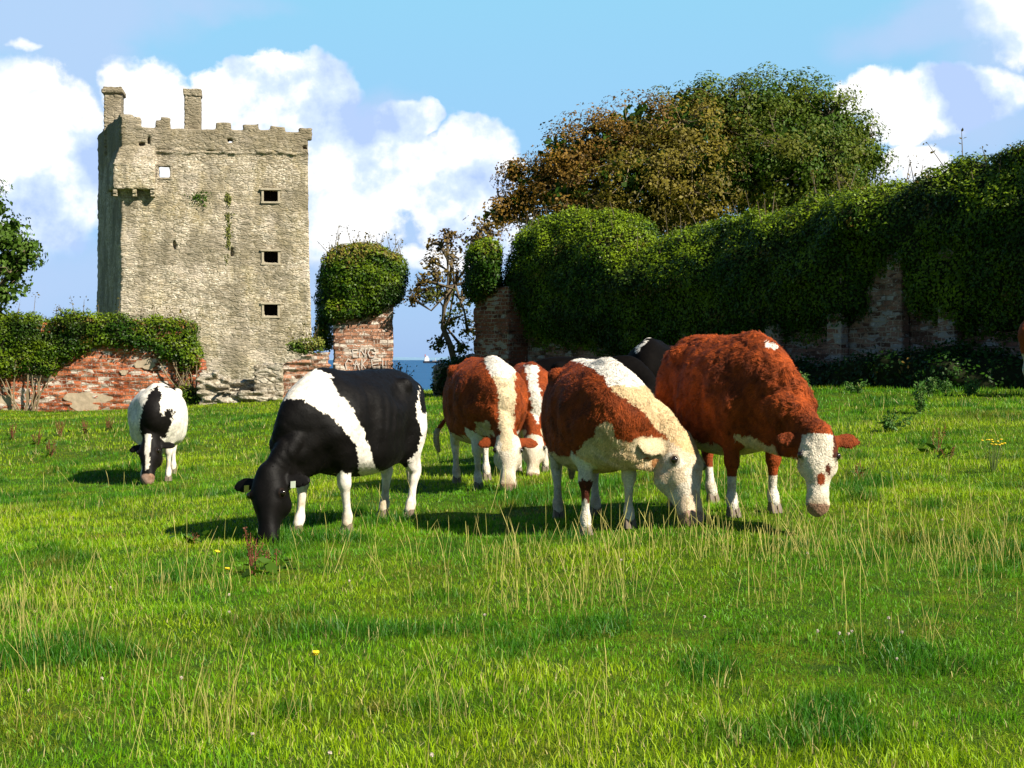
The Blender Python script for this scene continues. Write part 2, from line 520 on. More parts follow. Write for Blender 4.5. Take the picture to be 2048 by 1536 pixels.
M_HOOF = plain('hoof', (0.16, 0.12, 0.085), 0.6, 0.3, 20)
M_TAG = plain('ear_tag_plastic', (0.75, 0.55, 0.05), 0.4, 0.05, 5)
M_TAGW = plain('ear_tag_pale', (0.5, 0.55, 0.42), 0.4, 0.05, 5)
RED = np.array((0.25, 0.043, 0.004)); REDD = np.array((0.09, 0.018, 0.005)); CREAM = np.array((0.66, 0.52, 0.32)); WHITE = np.array((0.78, 0.72, 0.62))
BLACK = np.array((0.0036, 0.0028, 0.0024)); PINK = np.array((0.52, 0.33, 0.25)); GOLD = np.array((0.62, 0.38, 0.15))

def closest(Pt, pts, rad=None):
    """distance from points to a polyline"""
    best = np.full(len(Pt), 9.0)
    for a, b in zip(pts[:-1], pts[1:]):
        a = np.array(a[:3]); b = np.array(b[:3]); d = b - a
        t = np.clip(((Pt - a) @ d) / max(d @ d, 1e-9), 0, 1)
        best = np.minimum(best, np.linalg.norm(Pt - (a + t[:, None] * d), axis=1))
    return best

def cow(label, pos, heading, s, poll, muzzle, face, paint, curl=True, fur=30000, fur_len=0.03, h=0.0135, group='grazing cattle',
        legs=(0, 0, 0, 0), splay=(0, 0, 0, 0), tail=0.0, fat=1.0, ears=(-.02, -.02), ear_len=1.0, tags=False, tail_swing=0.0, d_ref=None, curl_amp=.004):
    """pos (x, y); heading in degrees (0 = +X); poll and muzzle: world points; face: world vector the forehead looks along"""
    th = R(heading)
    c_, s_ = math.cos(th), math.sin(th)
    gx, gy = pos
    g0 = gz(gx, gy)
    def loc(p):
        p = np.array(p, dtype=float) - (gx, gy, g0)
        return np.array((p[0] * c_ + p[1] * s_, -p[0] * s_ + p[1] * c_, p[2]))
    def locv(v): return np.array((v[0] * c_ + v[1] * s_, -v[0] * s_ + v[1] * c_, v[2]))
    po, mu = loc(poll), loc(muzzle)
    hd = nrmz(mu - po); fc = locv(face); fc = nrmz(fc - hd * (fc @ hd)); hs = np.cross(hd, fc)     # hs: the animal's left
    HL = np.linalg.norm(mu - po)
    w = fat
    allp = [po, mu, (-1.1 * s, -.5 * s, 0), (0.95 * s, .5 * s, 1.5 * s)]
    lo = np.min(allp, 0) - 0.24; hi = np.max(allp, 0) + 0.24
    lo[2] = -0.35
    F = Field(lo, hi, h)
    Y = (0, 1, 0)
    S = lambda L: [tuple(v * s for v in n) for n in L]
    T = [(-.83, 0, 1.13, .07, .10), (-.78, 0, 1.08, .18 * w, .22), (-.62, 0, 1.03, .26 * w, .32), (-.35, 0, .97, .33 * w, .385), (-.05, 0, .925, .385 * w, .425), (.22, 0, .93, .375 * w, .415),
         (.42, 0, .97, .31 * w, .38), (.58, 0, .99, .235 * w, .31), (.70, 0, .97, .15, .20)]
    F.sweep(S(T), Y, k=0.03, p=2.35)
    # spine, hip bones, pin bones, withers
    F.sweep(S([(-.80, 0, 1.30, .05, .05), (-.5, 0, 1.355, .08, .05), (0, 0, 1.325, .09, .05), (.42, 0, 1.345, .07, .07), (.58, 0, 1.27, .07, .08)]), Y, k=0.09 * s)
    for sy in (1, -1):
        F.ball((-.47 * s, sy * .235 * w * s, 1.265 * s), .058 * s, 0.08)
        F.ball((.56 * s, sy * .22 * s, .86 * s), .09 * s, 0.07)
        F.ball((-.80 * s, sy * .11 * s, 1.20 * s), .05 * s, 0.09)
    F.ball((-.02 * s, 0, .62 * s), (.45 * s, .27 * w * s, .14 * s), 0.15)      # belly
    # neck, arching from the shoulders to the poll
    nb = np.array((.42, 0, 1.08)) * s
    n2 = po + (nb - po) * 0.5 + np.array((0, 0, .035)) * s
    a = np.array((.60, 0, .98)) * s
    sd0 = np.array((0, 1.0, 0))
    pe = po + hd * 0.07 * s - fc * 0.05 * s
    n1 = a * 0.55 + n2 * 0.45 + np.array((.02, 0, .03)) * s
    neck = [(*nb, .20 * s, .27 * s), (*n1, .155 * s, .25 * s), (*(n2 * .9 + pe * .1), .125 * s, .20 * s), (*(n2 * .35 + pe * .65), .105 * s, .16 * s), (*pe, .09 * s, .125 * s)]
    F.sweep(neck, [sd0, sd0 * .8 + hs * .2, sd0 * .5 + hs * .5, sd0 * .2 + hs * .8, hs], k=0.10 * s)
    thr = po + hd * 0.19 * s - fc * 0.12 * s
    F.sweep([(.52 * s, 0, .70 * s, .14 * s, .15 * s), (*(np.array((.60, 0, .66)) * s * .75 + thr * .25), .085 * s, .12 * s), (*(np.array((.66, 0, .68)) * s * .4 + thr * .6), .05 * s, .08 * s), (*thr, .04 * s, .05 * s)],
            [sd0, sd0, hs, hs], k=0.11 * s)
    # head
    k_ = HL / 0.465
    H = lambda f, up, rw, rh: (*(po + hd * f * HL + fc * up * k_), rw * k_, rh * k_)
    F.sweep([H(-.02, -.03, .075, .07), H(.08, -.035, .100, .095), H(.22, -.045, .120, .118), H(.38, -.06, .112, .128), H(.55, -.055, .082, .106), H(.72, -.045, .067, .080), H(.86, -.04, .072, .068), H(.96, -.042, .072, .058), H(1.02, -.045, .058, .042)], hs, k=0.03, p=2.3)
    for sg in (1, -1):
        e = po + hd * .30 * HL + hs * sg * .098 * k_ + fc * .018 * k_
        F.ball(e, .027 * k_, 0.03)
        jw = po + hd * .42 * HL + hs * sg * .062 * k_ - fc * .115 * k_
        F.ball(jw, .06 * k_, 0.05)
        nn = po + hd * .95 * HL + hs * sg * .045 * k_ - fc * .012 * k_
        F.ball(nn, .026 * k_, 0.02)
    F.ball(po - hd * 0.01 * HL, .062 * k_, 0.05)
    # ears
    earp = []
    for sg, dr in zip((1, -1), ears):
        b = po + hd * .09 * HL + hs * sg * .085 * k_ - fc * .045 * k_
        out = nrmz(hs * sg + hd * dr - fc * .18)
        el_ = k_ * ear_len * .88
        pts = [b, b + out * .06 * el_, b + out * .12 * el_ + hd * .004, b + out * .175 * el_ + hd * .012, b + out * .205 * el_ + hd * .018]
        F.sweep([(*pts[0], .022 * k_, .020 * k_), (*pts[1], .042 * k_, .016), (*pts[2], .052 * k_, .014), (*pts[3], .038 * k_, .012), (*pts[4], .014, .009)], hd, k=0.02)
        earp.append(pts)
    # legs
    leg_lines = []; hooves = []
    gl = lambda x, y: gz(gx + x * c_ - y * s_, gy + x * s_ + y * c_) - g0
    for i, (fx, sy) in enumerate(((1, 1), (1, -1), (-1, 1), (-1, -1))):
        dx, dy = legs[i], splay[i]
        if fx > 0: L = [(.47, .17, .98, .10, .20), (.43, .20, .80, .092, .16), (.41, .195, .64, .068, .10), (.425, .185, .52, .050, .062), (.43, .18, .42, .054, .056), (.427, .178, .35, .035, .041), (.425, .176, .20, .028, .034), (.43, .176, .125, .040, .045), (.452, .176, .07, .037, .042)]; hf = (.468, .176); L = [(a, b, c, d * 1.14, e * 1.14) for a, b, c, d, e in L]
        else: L = [(-.56, .15, 1.05, .13, .22), (-.58, .17, .86, .13, .22), (-.585, .18, .70, .10, .16), (-.64, .18, .57, .062, .105), (-.715, .175, .46, .046, .066), (-.715, .172, .40, .041, .055), (-.695, .17, .30, .030, .037), (-.675, .17, .18, .030, .037), (-.665, .17, .125, .042, .047), (-.64, .17, .07, .038, .044)]; hf = (-.622, .17); L = [(a, b, c, d * 1.14, e * 1.14) for a, b, c, d, e in L]
        zt = .85
        hx, hy = (hf[0] + dx) * s, (hf[1] + dy) * sy * s
        dz = gl(hx, hy) + 0.012
        nodes = []
        for (x, y, z, a1, a2) in L:
            f = max(0.0, 1 - z / zt)
            nodes.append(((x + dx * f) * s, (y + dy * f) * sy * s, z * s + dz * max(0, 1 - z / .95), a1 * s, a2 * s))
        F.sweep(nodes, Y, k=0.045 * s)
        leg_lines.append(nodes[2:] + [(hx, hy, dz)])
        hooves.append((hx, hy, dz, nodes[-1]))
    # tail
    tw = tail_swing
    TL = [(-.80, 0, 1.28, .035, .035), (-.87, 0, 1.22, .03, .03), (-.905, tw * .1, 1.08, .026, .026), (-.90, tw * .35, .88, .022, .022), (-.885, tw * .75, .68, .02, .02), (-.87, tw, .56, .030, .030), (-.87, tw * 1.02, .44, .036, .036), (-.87, tw * .95, .34, .022, .022)]
    F.sweep(S(TL), Y, k=0.03)
    F.ball((-.50 * s, 0, .62 * s), (.13 * s, .12 * s, .11 * s), 0.06)
    V, Q = F.mesh()
    V = V.astype(np.float64)
    # shallow modelling of muscle and ribs
    n_ = fbm(V, 5.0 / s, 3, 3)[:, None]
    cen = V - np.array((0, 0, .95 * s)); cen[:, 0] = 0
    ax_ = V[:, 0] / s; az_ = V[:, 2] / s; sg_ = np.sign(V[:, 1]) * sstep(.10, .2, np.abs(V[:, 1]) / s)
    g3 = lambda x0, z0, rx, rz_: np.exp(-((ax_ - x0) / rx) ** 2 - ((az_ - z0) / rz_) ** 2)
    dy = -.045 * g3(-.27, 1.17, .12, .09) - .028 * g3(.20, .98, .07, .22) - .030 * g3(-.40, .82, .09, .16) + .026 * g3(.40, 1.02, .10, .20) + .014 * g3(-.62, .95, .10, .2) - .02 * g3(.60, 1.08, .08, .07)
    dy += .0055 * np.sin(ax_ * 55 + az_ * 9) * g3(-.04, .98, .20, .20)
    V[:, 1] += sg_ * dy * s
    V = V + nrmz(cen) * n_ * 0.012 * (V[:, 2:3] > .55 * s)
    if curl:                       # locks of curly hair stand in ridges
        fn = np.cross(V[Q[:, 2]] - V[Q[:, 0]], V[Q[:, 3]] - V[Q[:, 1]]); VN = np.zeros_like(V)
        for j in range(4): np.add.at(VN, Q[:, j], fn)
        VN = nrmz(VN)
        wv_ = V + .05 * np.stack([fbm(V, 7, 2, 81), fbm(V, 7, 2, 82), fbm(V, 7, 2, 83)], 1)
        rid = 1 - np.abs(fbm(wv_ * (1, 1, .55), 17, 2, 85)) * 3.2
        amp = curl_amp * np.where(V[:, 2] > .5 * s, 1, .35) * sstep(.3, .75, V[:, 2] / s)
        amp = np.where(closest(V, [po, mu]) < .2 * k_, .35 * curl_amp, amp)
        V = V + VN * (rid * amp)[:, None]
    # painting
    head_d = closest(V, [po, mu]); leg_d = np.min([closest(V, l) for l in leg_lines], 0)
    neck_d = closest(V, [nb, n2, pe])
    inf = dict(V=V, s=s, hf=((V - po) @ hd) / HL, hup=((V - po) @ fc) / k_, hside=((V - po) @ hs) / k_,
               head=(head_d < 0.19 * k_) & (((V - po) @ hd) > -0.07 * HL), leg=(leg_d < .11 * s) & (V[:, 2] < .72 * s),
               ear=np.min([closest(V, p[1:]) for p in earp], 0) < .06 * k_, neck_d=neck_d, legz=V[:, 2])
    # flat pattern plane seen from the side the camera stands on: across, and height
    dd = d_ref or gy
    A = V[:, 0] * c_ - V[:, 1] * s_
    wob = fbm(V, 14, 3, 21); wob2 = fbm(V, 14, 3, 22)
    inf['u'] = 1024 + (gx + A) * FPX / dd + wob * 5
    inf['v'] = 718 + (EYE - g0 - V[:, 2]) * FPX / dd + wob2 * 5
    inf['wob'] = wob; inf['u'] += fbm(V, 45, 2, 23) * 4; inf['v'] += fbm(V, 45, 2, 24) * 4
    C = paint(inf)
    mud = (sstep(.62, .1, V[:, 2] / s) * np.clip(.25 + .9 * fbm(V, 8, 3, 71), 0, .7))[:, None]; C = C * (1 - mud) + C * mud * np.array((.50, .38, .22))
    for g_ in (1, -1):           # eyelids, nostrils, the line of the mouth
        de = np.linalg.norm(V - (po + hd * .305 * HL + hs * g_ * .114 * k_ + fc * .02 * k_), axis=1) < .034 * k_; C[de] = C[de] * .4 + np.array((.010, .005, .003))
        dn = np.linalg.norm((V - (po + hd * .985 * HL + hs * g_ * .034 * k_ - fc * .012 * k_)) , axis=1) < .019 * k_; C[dn] = (.03, .018, .014)
    dm = inf['head'] & (inf['hf'] > .80) & (np.abs(inf['hup'] + .078) < .007); C[dm] = C[dm] * .3
    hz = np.array([hh[2] for hh in hooves])
    root = empty('cow', (gx, gy, g0), th)
    tag(root, label, 'cow', group)
    mat = M_CURLY if curl else (M_SLEEK if fur else M_DARKC)
    body = quads('body', V, Q, col=C, mat=mat, parent=root)
    # hooves as cloven wedges
    for (hx, hy, dz, nd) in hooves:
        m = MB()
        for sg in (-1, 1):
            n = m.addv([(hx + a * s, hy + (sg * .004 + sg * b) * s, dz - .015 + c * s) for a, b, c in
                        ((-.05, 0, 0), (.062, 0, 0), (.05, .045, 0), (-.045, .05, 0), (-.04, 0, .085), (.012, 0, .085), (.008, .038, .085), (-.035, .042, .085))])
            fs = ((3, 2, 1, 0), (4, 5, 6, 7), (0, 1, 5, 4), (1, 2, 6, 5), (2, 3, 7, 6), (3, 0, 4, 7))
            m.F += [tuple(n + i for i in (f if sg > 0 else f[::-1])) for f in fs]
        m.build('hoof', M_HOOF, root, bevel=0.006)
    for sg in (1, -1):
        e = po + hd * .305 * HL + hs * sg * .114 * k_ + fc * .022 * k_
        bm = bmesh.new(); bmesh.ops.create_uvsphere(bm, u_segments=12, v_segments=8, radius=.0225 * k_)
        me = bpy.data.meshes.new('eye'); bm.to_mesh(me); bm.free()
        eo = link('eye', me, M_EYE, root); eo.location = e
    if tags:
        for p_, mt in zip(earp, (M_TAG, M_TAGW)):
            c = (p_[1] + p_[2]) / 2 + hd * .045 + fc * .03
            m = MB(); M = Matrix.Translation(c) @ Matrix((tuple(hs), tuple(fc), tuple(hd))).transposed().to_4x4()
            m.box((-.022, -.002, -.03), (.022, .002, .03), M); m.build('ear_tag', mt, root, bevel=.002)
    # fur
    if fur:
        tri = V[Q]
        n = np.cross(tri[:, 2] - tri[:, 0], tri[:, 3] - tri[:, 1]); ar = np.linalg.norm(n, axis=1); n = n / np.maximum(ar, 1e-12)[:, None]
        wgt = ar * (np.where(inf['leg'][Q[:, 0]], 0.45, 1.0))
        f = rng.choice(len(Q), fur, p=wgt / wgt.sum())
        uv = rng.random((fur, 2)); t = tri[f]
        pt = (t[:, 0] * ((1 - uv[:, :1]) * (1 - uv[:, 1:])) + t[:, 1] * (uv[:, :1] * (1 - uv[:, 1:])) + t[:, 2] * uv[:, :1] * uv[:, 1:] + t[:, 3] * ((1 - uv[:, :1]) * uv[:, 1:]))
        N = n[f]; Cf = C[Q[f, 0]]
        flow = np.array((-.7, 0, -.75)) + 1.1 * np.stack([fbm(pt, 9, 2, 31), fbm(pt, 9, 2, 32), fbm(pt, 9, 2, 33)], 1) * (1.5 if curl else .5)
        earm = inf['ear'][Q[f, 0]]; eyed = np.min([np.linalg.norm(pt - (po + hd * .305 * HL + hs * g_ * .114 * k_ + fc * .02 * k_), axis=1) for g_ in (1, -1)], 0)
        hm = inf['head'][Q[f, 0]]
        flow[hm] = hd * .6 + flow[hm] * .5
        flow = nrmz(flow - N * (flow * N).sum(1)[:, None])
        lift = rng.uniform(.12, .5, fur)[:, None] if curl else rng.uniform(.08, .3, fur)[:, None]
        ln = (fur_len * rng.uniform(.5, 1.15, fur))[:, None]
        ln = ln * np.where(inf['leg'][Q[f, 0]] | (inf['head'][Q[f, 0]] & (inf['hf'][Q[f, 0]] > .45)), .4, 1)[:, None]
        ln = ln * np.where(earm | (eyed < .055 * k_), .35, 1)[:, None] * np.where(hm, .45, 1)[:, None]
        d1 = nrmz(flow + N * lift)
        d2 = nrmz(flow * .6 + N * lift * .2 + .8 * np.cross(N, flow) * rng.choice([-1, 1], fur)[:, None]) if curl else d1
        side = nrmz(np.cross(d1, N)) * 0.0022
        v = np.stack([pt - side, pt + side, pt + d1 * ln * .6 + side * .8, pt + d1 * ln * .6 - side * .8, pt + d1 * ln * .6 + d2 * ln * .5], 1)
        cc = Cf * (rng.uniform(.75, 1.3, fur) * (np.clip(1 + np.where(Cf[:, 2] > .15, .35, 1.1) * fbm(pt * (1, 1, .55), 15, 2, 91), .45, 1.6) if curl else 1))[:, None]
        b = np.arange(fur)[:, None] * 5
        lp = np.concatenate([b + 0, b + 1, b + 2, b + 3, b + 3, b + 2, b + 4], 1).ravel()
        sz = np.tile([4, 3], fur)
        mesh_np('fur', v.reshape(-1, 3), lp, sz, col=np.repeat(cc, 5, 0), mat=mat, parent=root)
    return root

def base_hereford(i, lo_white=.60, face_spots=(), leg_white=1.0):
    V, s = i['V'], i['s']
    C = np.tile(RED, (len(V), 1))
    C = C * (1 + .35 * fbm(V, 5, 3, 41))[:, None]
    low = (V[:, 2] < (lo_white + .06 * i['wob']) * s) & (V[:, 0] < .9 * s) & ~i['leg'] & ~i['head']
    C[low] = CREAM
    lg = i['leg'] & (V[:, 2] < leg_white * s)
    C[lg] = WHITE * .95
    hd = i['head'] & (i['hf'] > .015) & ((i['hf'] > .3) | ((np.abs(i['hside']) < .125) & (i['hup'] > -.13)))
    C[hd] = (CREAM * .4 + WHITE * .6) * (1 + .08 * i['wob'][hd])[:, None]
    C[i['head'] & (i['hf'] > .965)] = PINK
    C[i['ear']] = RED * .9
    C[(V[:, 0] < -.84 * s) & (V[:, 2] < .6 * s)] = CREAM * .8
    C[V[:, 2] < 0.02] *= .8
    return C
def poly(i, C, pts, col, only=None):
    m = inpoly(i['u'], i['v'], pts)
    if only is not None: m &= only
    C[m] = col
    return m

def paint_red_right(i):
    C = base_hereford(i, .56, leg_white=.30)
    body = ~i['head'] & ~i['leg']
    d = 1 + .5 * fbm(i['V'], 3.5, 3, 51)
    C[body & (i['V'][:, 2] > .6)] *= np.clip(d, .45, 1.3)[body & (i['V'][:, 2] > .6)][:, None]
    poly(i, C, [(1520, 684), (1545, 688), (1540, 700), (1520, 696)], WHITE)
    poly(i, C, [(1465, 868), (1500, 872), (1535, 900), (1565, 905), (1560, 925), (1500, 915), (1462, 895)], CREAM, ~i['leg'])
    hs_, hf, up = i['hside'], i['hf'], i['hup']
    m = i['head'] & (((hs_ + .012) / .028) ** 2 + ((hf - .63) / .085) ** 2 < 1); C[m] = RED
    m = i['head'] & (((hs_ + .058) / .022) ** 2 + ((hf - .50) / .07) ** 2 < 1 + i['wob']); C[m] = REDD
    m = i['head'] & (hs_ < -.085) & (hf < .34); C[m] = REDD
    C[i['ear']] = RED * .8
    return C
def paint_brown_white(i):
    C = base_hereford(i, .60)
    C[~i['head'] & ~i['leg'] & (i['V'][:, 2] > .62)] *= .9
    f = ~i['leg'] & ~i['head']
    wt = (i['v'] < 805)[:, None]
    thr = poly(i, C, [(1165, 880), (1185, 868), (1190, 842), (1215, 838), (1222, 868), (1255, 880), (1300, 868), (1330, 885), (1420, 900), (1420, 1000), (1300, 975), (1240, 975), (1160, 950), (1150, 905)], CREAM, f)
    m = poly(i, C, [(1130, 690), (1260, 690), (1310, 760), (1345, 810), (1400, 870), (1420, 900), (1370, 905), (1335, 880), (1310, 860), (1288, 835), (1262, 808), (1235, 790), (1215, 778), (1200, 752), (1180, 735), (1150, 722)], CREAM, ~i['leg'])
    C[m & (i['v'] < 770)] = WHITE
    C[m & (i['v'] >= 770)] = (CREAM * .6 + GOLD * .4)
    for (u0, v0, ru, rv) in ((1318, 890, 10, 10), (1285, 905, 6, 9), (1265, 850, 12, 6)):
        mm = f & (((i['u'] - u0) / ru) ** 2 + ((i['v'] - v0) / rv) ** 2 < 1); C[mm] = RED
    g = (i['head'] | thr) & (fbm(i['V'], 9, 3, 61) > -.05); C[g] = C[g] * .6 + GOLD * .4
    C[i['head'] & (i['hf'] > .93)] = PINK
    C[i['ear']] = CREAM * .9
    m = i['leg'] & (i['V'][:, 2] > .24 + .05 * i['wob']) & (i['V'][:, 2] < .38 + .06 * i['wob']) & (i['V'][:, 0] > 0) & (i['V'][:, 1] < 0); C[m] = REDD
    return C
def paint_mid_brown(i):
    C = base_hereford(i, .56)
    poly(i, C, [(962, 700), (1018, 705), (1030, 745), (1030, 800), (1027, 850), (1024, 900), (1004, 900), (1000, 850), (998, 800), (995, 775), (985, 752), (972, 735)], CREAM, ~i['leg'])
    poly(i, C, [(950, 845), (978, 840), (990, 870), (953, 872)], CREAM, ~i['leg'])
    poly(i, C, [(968, 700), (1018, 705), (1030, 745), (1015, 755), (985, 752), (972, 735)], WHITE)
    return C
def paint_hind_brown(i):
    C = base_hereford(i, .56)
    poly(i, C, [(1048, 730), (1075, 730), (1074, 765), (1082, 800), (1075, 840), (1064, 830), (1060, 795), (1055, 760)], WHITE, ~i['leg'])
    return C
def paint_belted(i):
    V, s = i['V'], i['s']
    C = np.tile(BLACK, (len(V), 1)) * (1 + .3 * fbm(V, 6, 2, 3))[:, None]
    f = ~i['head']
    vis = V[:, 1] > -.12
    poly(i, C, [(578, 800), (592, 765), (640, 735), (668, 745), (690, 785), (717, 815), (730, 845), (742, 880), (750, 915), (758, 945), (775, 985), (722, 985), (722, 950), (724, 920), (722, 890), (712, 870), (695, 848), (675, 828), (655, 818), (640, 803), (620, 793)], WHITE, f & vis)
    poly(i, C, [(640, 990), (652, 962), (678, 950), (676, 968), (655, 992)], WHITE, f & ~i['leg'])
    poly(i, C, [(829, 770), (836, 829), (870, 838), (870, 1000), (775, 1000), (775, 965), (798, 946), (811, 932), (830, 906), (838, 874), (828, 832)], WHITE, f)
    m = (V[:, 1] < -.1) & (V[:, 2] > 1.1) & (V[:, 0] < -.1) & (fbm(V, 3, 2, 77) > -.2); C[m] = WHITE
    m = i['leg'] & (V[:, 2] < (.50 + .05 * i['wob']) * s) & f; C[m] = WHITE * .97
    m = i['leg'] & (V[:, 2] < .12 * s) & f; C[m] = WHITE * .8 + PINK * .15
    C[(V[:, 2] < .62 * s) & (abs(V[:, 1]) < .12) & (abs(V[:, 0] + .5 * s) < .14) & ~i['leg']] = PINK
    return C
def paint_pied(i):
    V, s = i['V'], i['s']
    C = np.tile(WHITE * .97, (len(V), 1))
    blk = BLACK * 1.6
    f = ~i['leg']
    poly(i, C, [(312, 770), (322, 784), (326, 809), (330, 832), (340, 816), (347, 828), (344, 848), (334, 864), (322, 884), (290, 884), (284, 842), (294, 808), (303, 784)], blk, f)
    m = i['head']
    C[m] = blk
    m2 = m & (abs(i['hside'] + .01) < .035 - .02 * i['hf'] + .01 * i['wob']) & (i['hf'] < .8) & (i['hup'] > 0); C[m2] = WHITE * .9
    m2 = m & (i['hf'] > .9); C[m2] = PINK * .7
    poly(i, C, [(366, 808), (376, 815), (374, 832), (366, 826)], blk, f)
    C[i['ear']] = blk
    return C
def paint_dark(i):
    V = i['V']
    C = np.tile(BLACK * .9, (len(V), 1)) * (1 + .3 * fbm(V, 6, 2, 3))[:, None]
    return C
def paint_dark_line(i):
    C = paint_dark(i)
    poly(i, C, [(1262, 700), (1284, 681), (1290, 681), (1266, 706)], WHITE)
    poly(i, C, [(1250, 690), (1262, 662), (1300, 660), (1300, 673), (1278, 679)], WHITE)
    return C
def paint_edge(i):
    C = base_hereford(i, .72)
    return C

def spot(px, Y): return (P(px, 718, Y)[0], Y)
cow('black cow with a broad white belt grazing in front at the left', spot(706, 14.1), -122, .985,
    P(536, 948, 13.25), P(532, 1086, 13.05), (-.25, -1, .3), paint_belted, curl=False, fur=24000, fur_len=.014, legs=(-.14, .12, .02, -.04), tags=True, fat=1.02, h=.0125, d_ref=14.0)
cow('brown cow with cream head and mane between the belted cow and the curly cow', spot(1190, 13.0), -79, .955,
    P(1362, 884, 12.5), P(1394, 1036, 12.2), (.66, -.70, .3), paint_brown_white, legs=(.03, -.05, .0, -.02), fur=60000, fur_len=.028, fat=1.04, h=.0125, d_ref=12.7)
cow('big curly red-brown cow with a white face at the right of the herd', spot(1455, 12.9), -70, 1.0,
    P(1638, 868, 11.6), P(1636, 1014, 11.5), (-.12, -1, .35), paint_red_right, legs=(.0, -.02, .05, -.0), fur=75000, fur_len=.036, fat=.94, h=.0125, curl_amp=.008, ears=(-.12, -.12), d_ref=12.5)
cow('brown cow with a white withers stripe and white face, seen head on in mid herd', spot(968, 17.3), -76, .985,
    P(1016, 872, 16.4), P(1016, 972, 16.2), (.02, -1, .3), paint_mid_brown, fur=34000, fur_len=.03, tail_swing=-.35, fat=1.08, legs=(-.0, .05, .04, 0), d_ref=16.7)
cow('brown cow mostly hidden behind the one with the long white withers stripe', spot(1056, 19.0), -84, .90,
    P(1068, 874, 18.2), P(1066, 950, 18.0), (0, -1, .3), paint_hind_brown, fur=18000, fur_len=.03, h=.016)
cow('white cow with black neck and face standing alone at the far left', spot(316, 22.9), -82, .97,
    P(300, 882, 22.2), P(293, 957, 21.9), (-.15, -1, .35), paint_pied, curl=False, fur=12000, fur_len=.014, h=.016, fat=1.1, d_ref=22.3)
cow('black cow with thin white back lines in shade behind the curly red-brown cow', spot(1305, 21.5), -100, 1.0,
    P(1300, 800, 20.7), P(1298, 880, 20.6), (0, -1, .3), paint_dark_line, curl=False, fur=0, h=.02)
cow('dark cow, only its low back showing above the cream-maned cow', spot(1190, 20.0), -15, .9,
    P(1330, 850, 19.0), P(1335, 930, 18.9), (.5, -1, .3), paint_dark, curl=False, fur=0, h=.02)
cow('brown cow with pale belly cut off by the right edge of the picture', spot(2135, 27.5), 20, 1.0,
    P(2310, 800, 27.9), P(2320, 850, 27.9), (.5, -1, .3), paint_edge, fur=0, h=.02)
# ------------------------------------------------------------------ ground, sea, far land
def sheet(name, xs, ys, zf, mat):
    X, Y = np.meshgrid(xs, ys, indexing='ij'); Z = zf(X, Y)
    V = np.stack([X, Y, Z], -1).reshape(-1, 3); n, m = len(xs), len(ys)
    a = (np.arange(n - 1)[:, None] * m + np.arange(m - 1)[None]).ravel()
    return quads(name, V, np.stack([a, a + m, a + m + 1, a + 1], 1), mat=mat)
t = new_mat('pasture_soil')
o = t.add('ShaderNodeTexCoord').outputs['Object']
n1 = t.noise(o, 0.35, 4, 0.6); n2 = t.noise(o, 4, 6, 0.7); n3 = t.noise(o, 60, 3, 0.7)
c = t.mix(t.maprange(n1, .35, .65), (0.085, 0.16, 0.004), (0.16, 0.19, 0.006))
c = t.mix(t.maprange(n2, .35, .7), c, (0.03, 0.08, 0.004))
c = t.mix(t.maprange(n3, .45, .75), c, (0.03, 0.07, 0.006))
set_in(t, 'Base Color', c); set_in(t, 'Roughness', 0.9); t.pb.inputs['Specular IOR Level'].default_value = .1
bump(t, t.math('ADD', n3, n2), .8, .05)
M_SOIL = t.mat
gx_ = np.concatenate([np.linspace(-2500, -60, 12)[:-1], np.linspace(-60, 60, 300), np.linspace(60, 2500, 12)[1:]])
gy_ = np.concatenate([np.linspace(-60, 2, 25)[:-1], np.linspace(2, 60, 260), np.linspace(60, 200, 90)[1:]])
tag(sheet('ground', gx_, gy_, ground, M_SOIL), kind='structure')

t = new_mat('sea_water')
o = t.add('ShaderNodeTexCoord').outputs['Object']
mp = t.add('ShaderNodeMapping', ins={'Vector': o, 'Scale': (0.0012, 0.006, 1)})
set_in(t, 'Base Color', t.mix(t.noise(mp.outputs[0], 2.0, 5, .6), (0.02, 0.085, 0.20), (0.035, 0.12, 0.25)))
set_in(t, 'Roughness', .6); t.pb.inputs['Specular IOR Level'].default_value = .06
mp2 = t.add('ShaderNodeMapping', ins={'Vector': o, 'Scale': (0.15, 0.4, 1)})
bump(t, t.noise(mp2.outputs[0], 1.0, 4, .6), .6, .5)
M_SEA = t.mat
m = MB(); n = m.addv([(-40000, 110, SEA), (40000, 110, SEA), (40000, 40000, SEA), (-40000, 40000, SEA)]); m.F.append((n, n + 1, n + 2, n + 3))
tag(m.build('sea', M_SEA), kind='structure')
# low land across the bay
xs = np.linspace(-16000, 16000, 220); ys = np.linspace(0, 1, 7)
def hz(X, Y):
    p = np.stack([X / 2600, Y * 0, X * 0], -1)
    hgt = 75 + 110 * fbm(p, 1.0, 4, 9)
    return SEA + np.maximum(hgt, 12) * np.sin(np.pi * np.clip(Y, 0, 1)) ** .6 - 1
X, Y = np.meshgrid(xs, ys, indexing='ij'); Z = hz(X, Y)
V = np.stack([X, 19500 + 4000 * Y, Z], -1).reshape(-1, 3); a = (np.arange(219)[:, None] * 7 + np.arange(6)[None]).ravel()
tag(quads('distant_hills', V, np.stack([a, a + 7, a + 8, a + 1], 1), mat=plain('hazed_far_land', (0.20, 0.33, 0.46), .9, .25, .0006, .1)), kind='structure')  # blue of the distance haze is put into the land colour

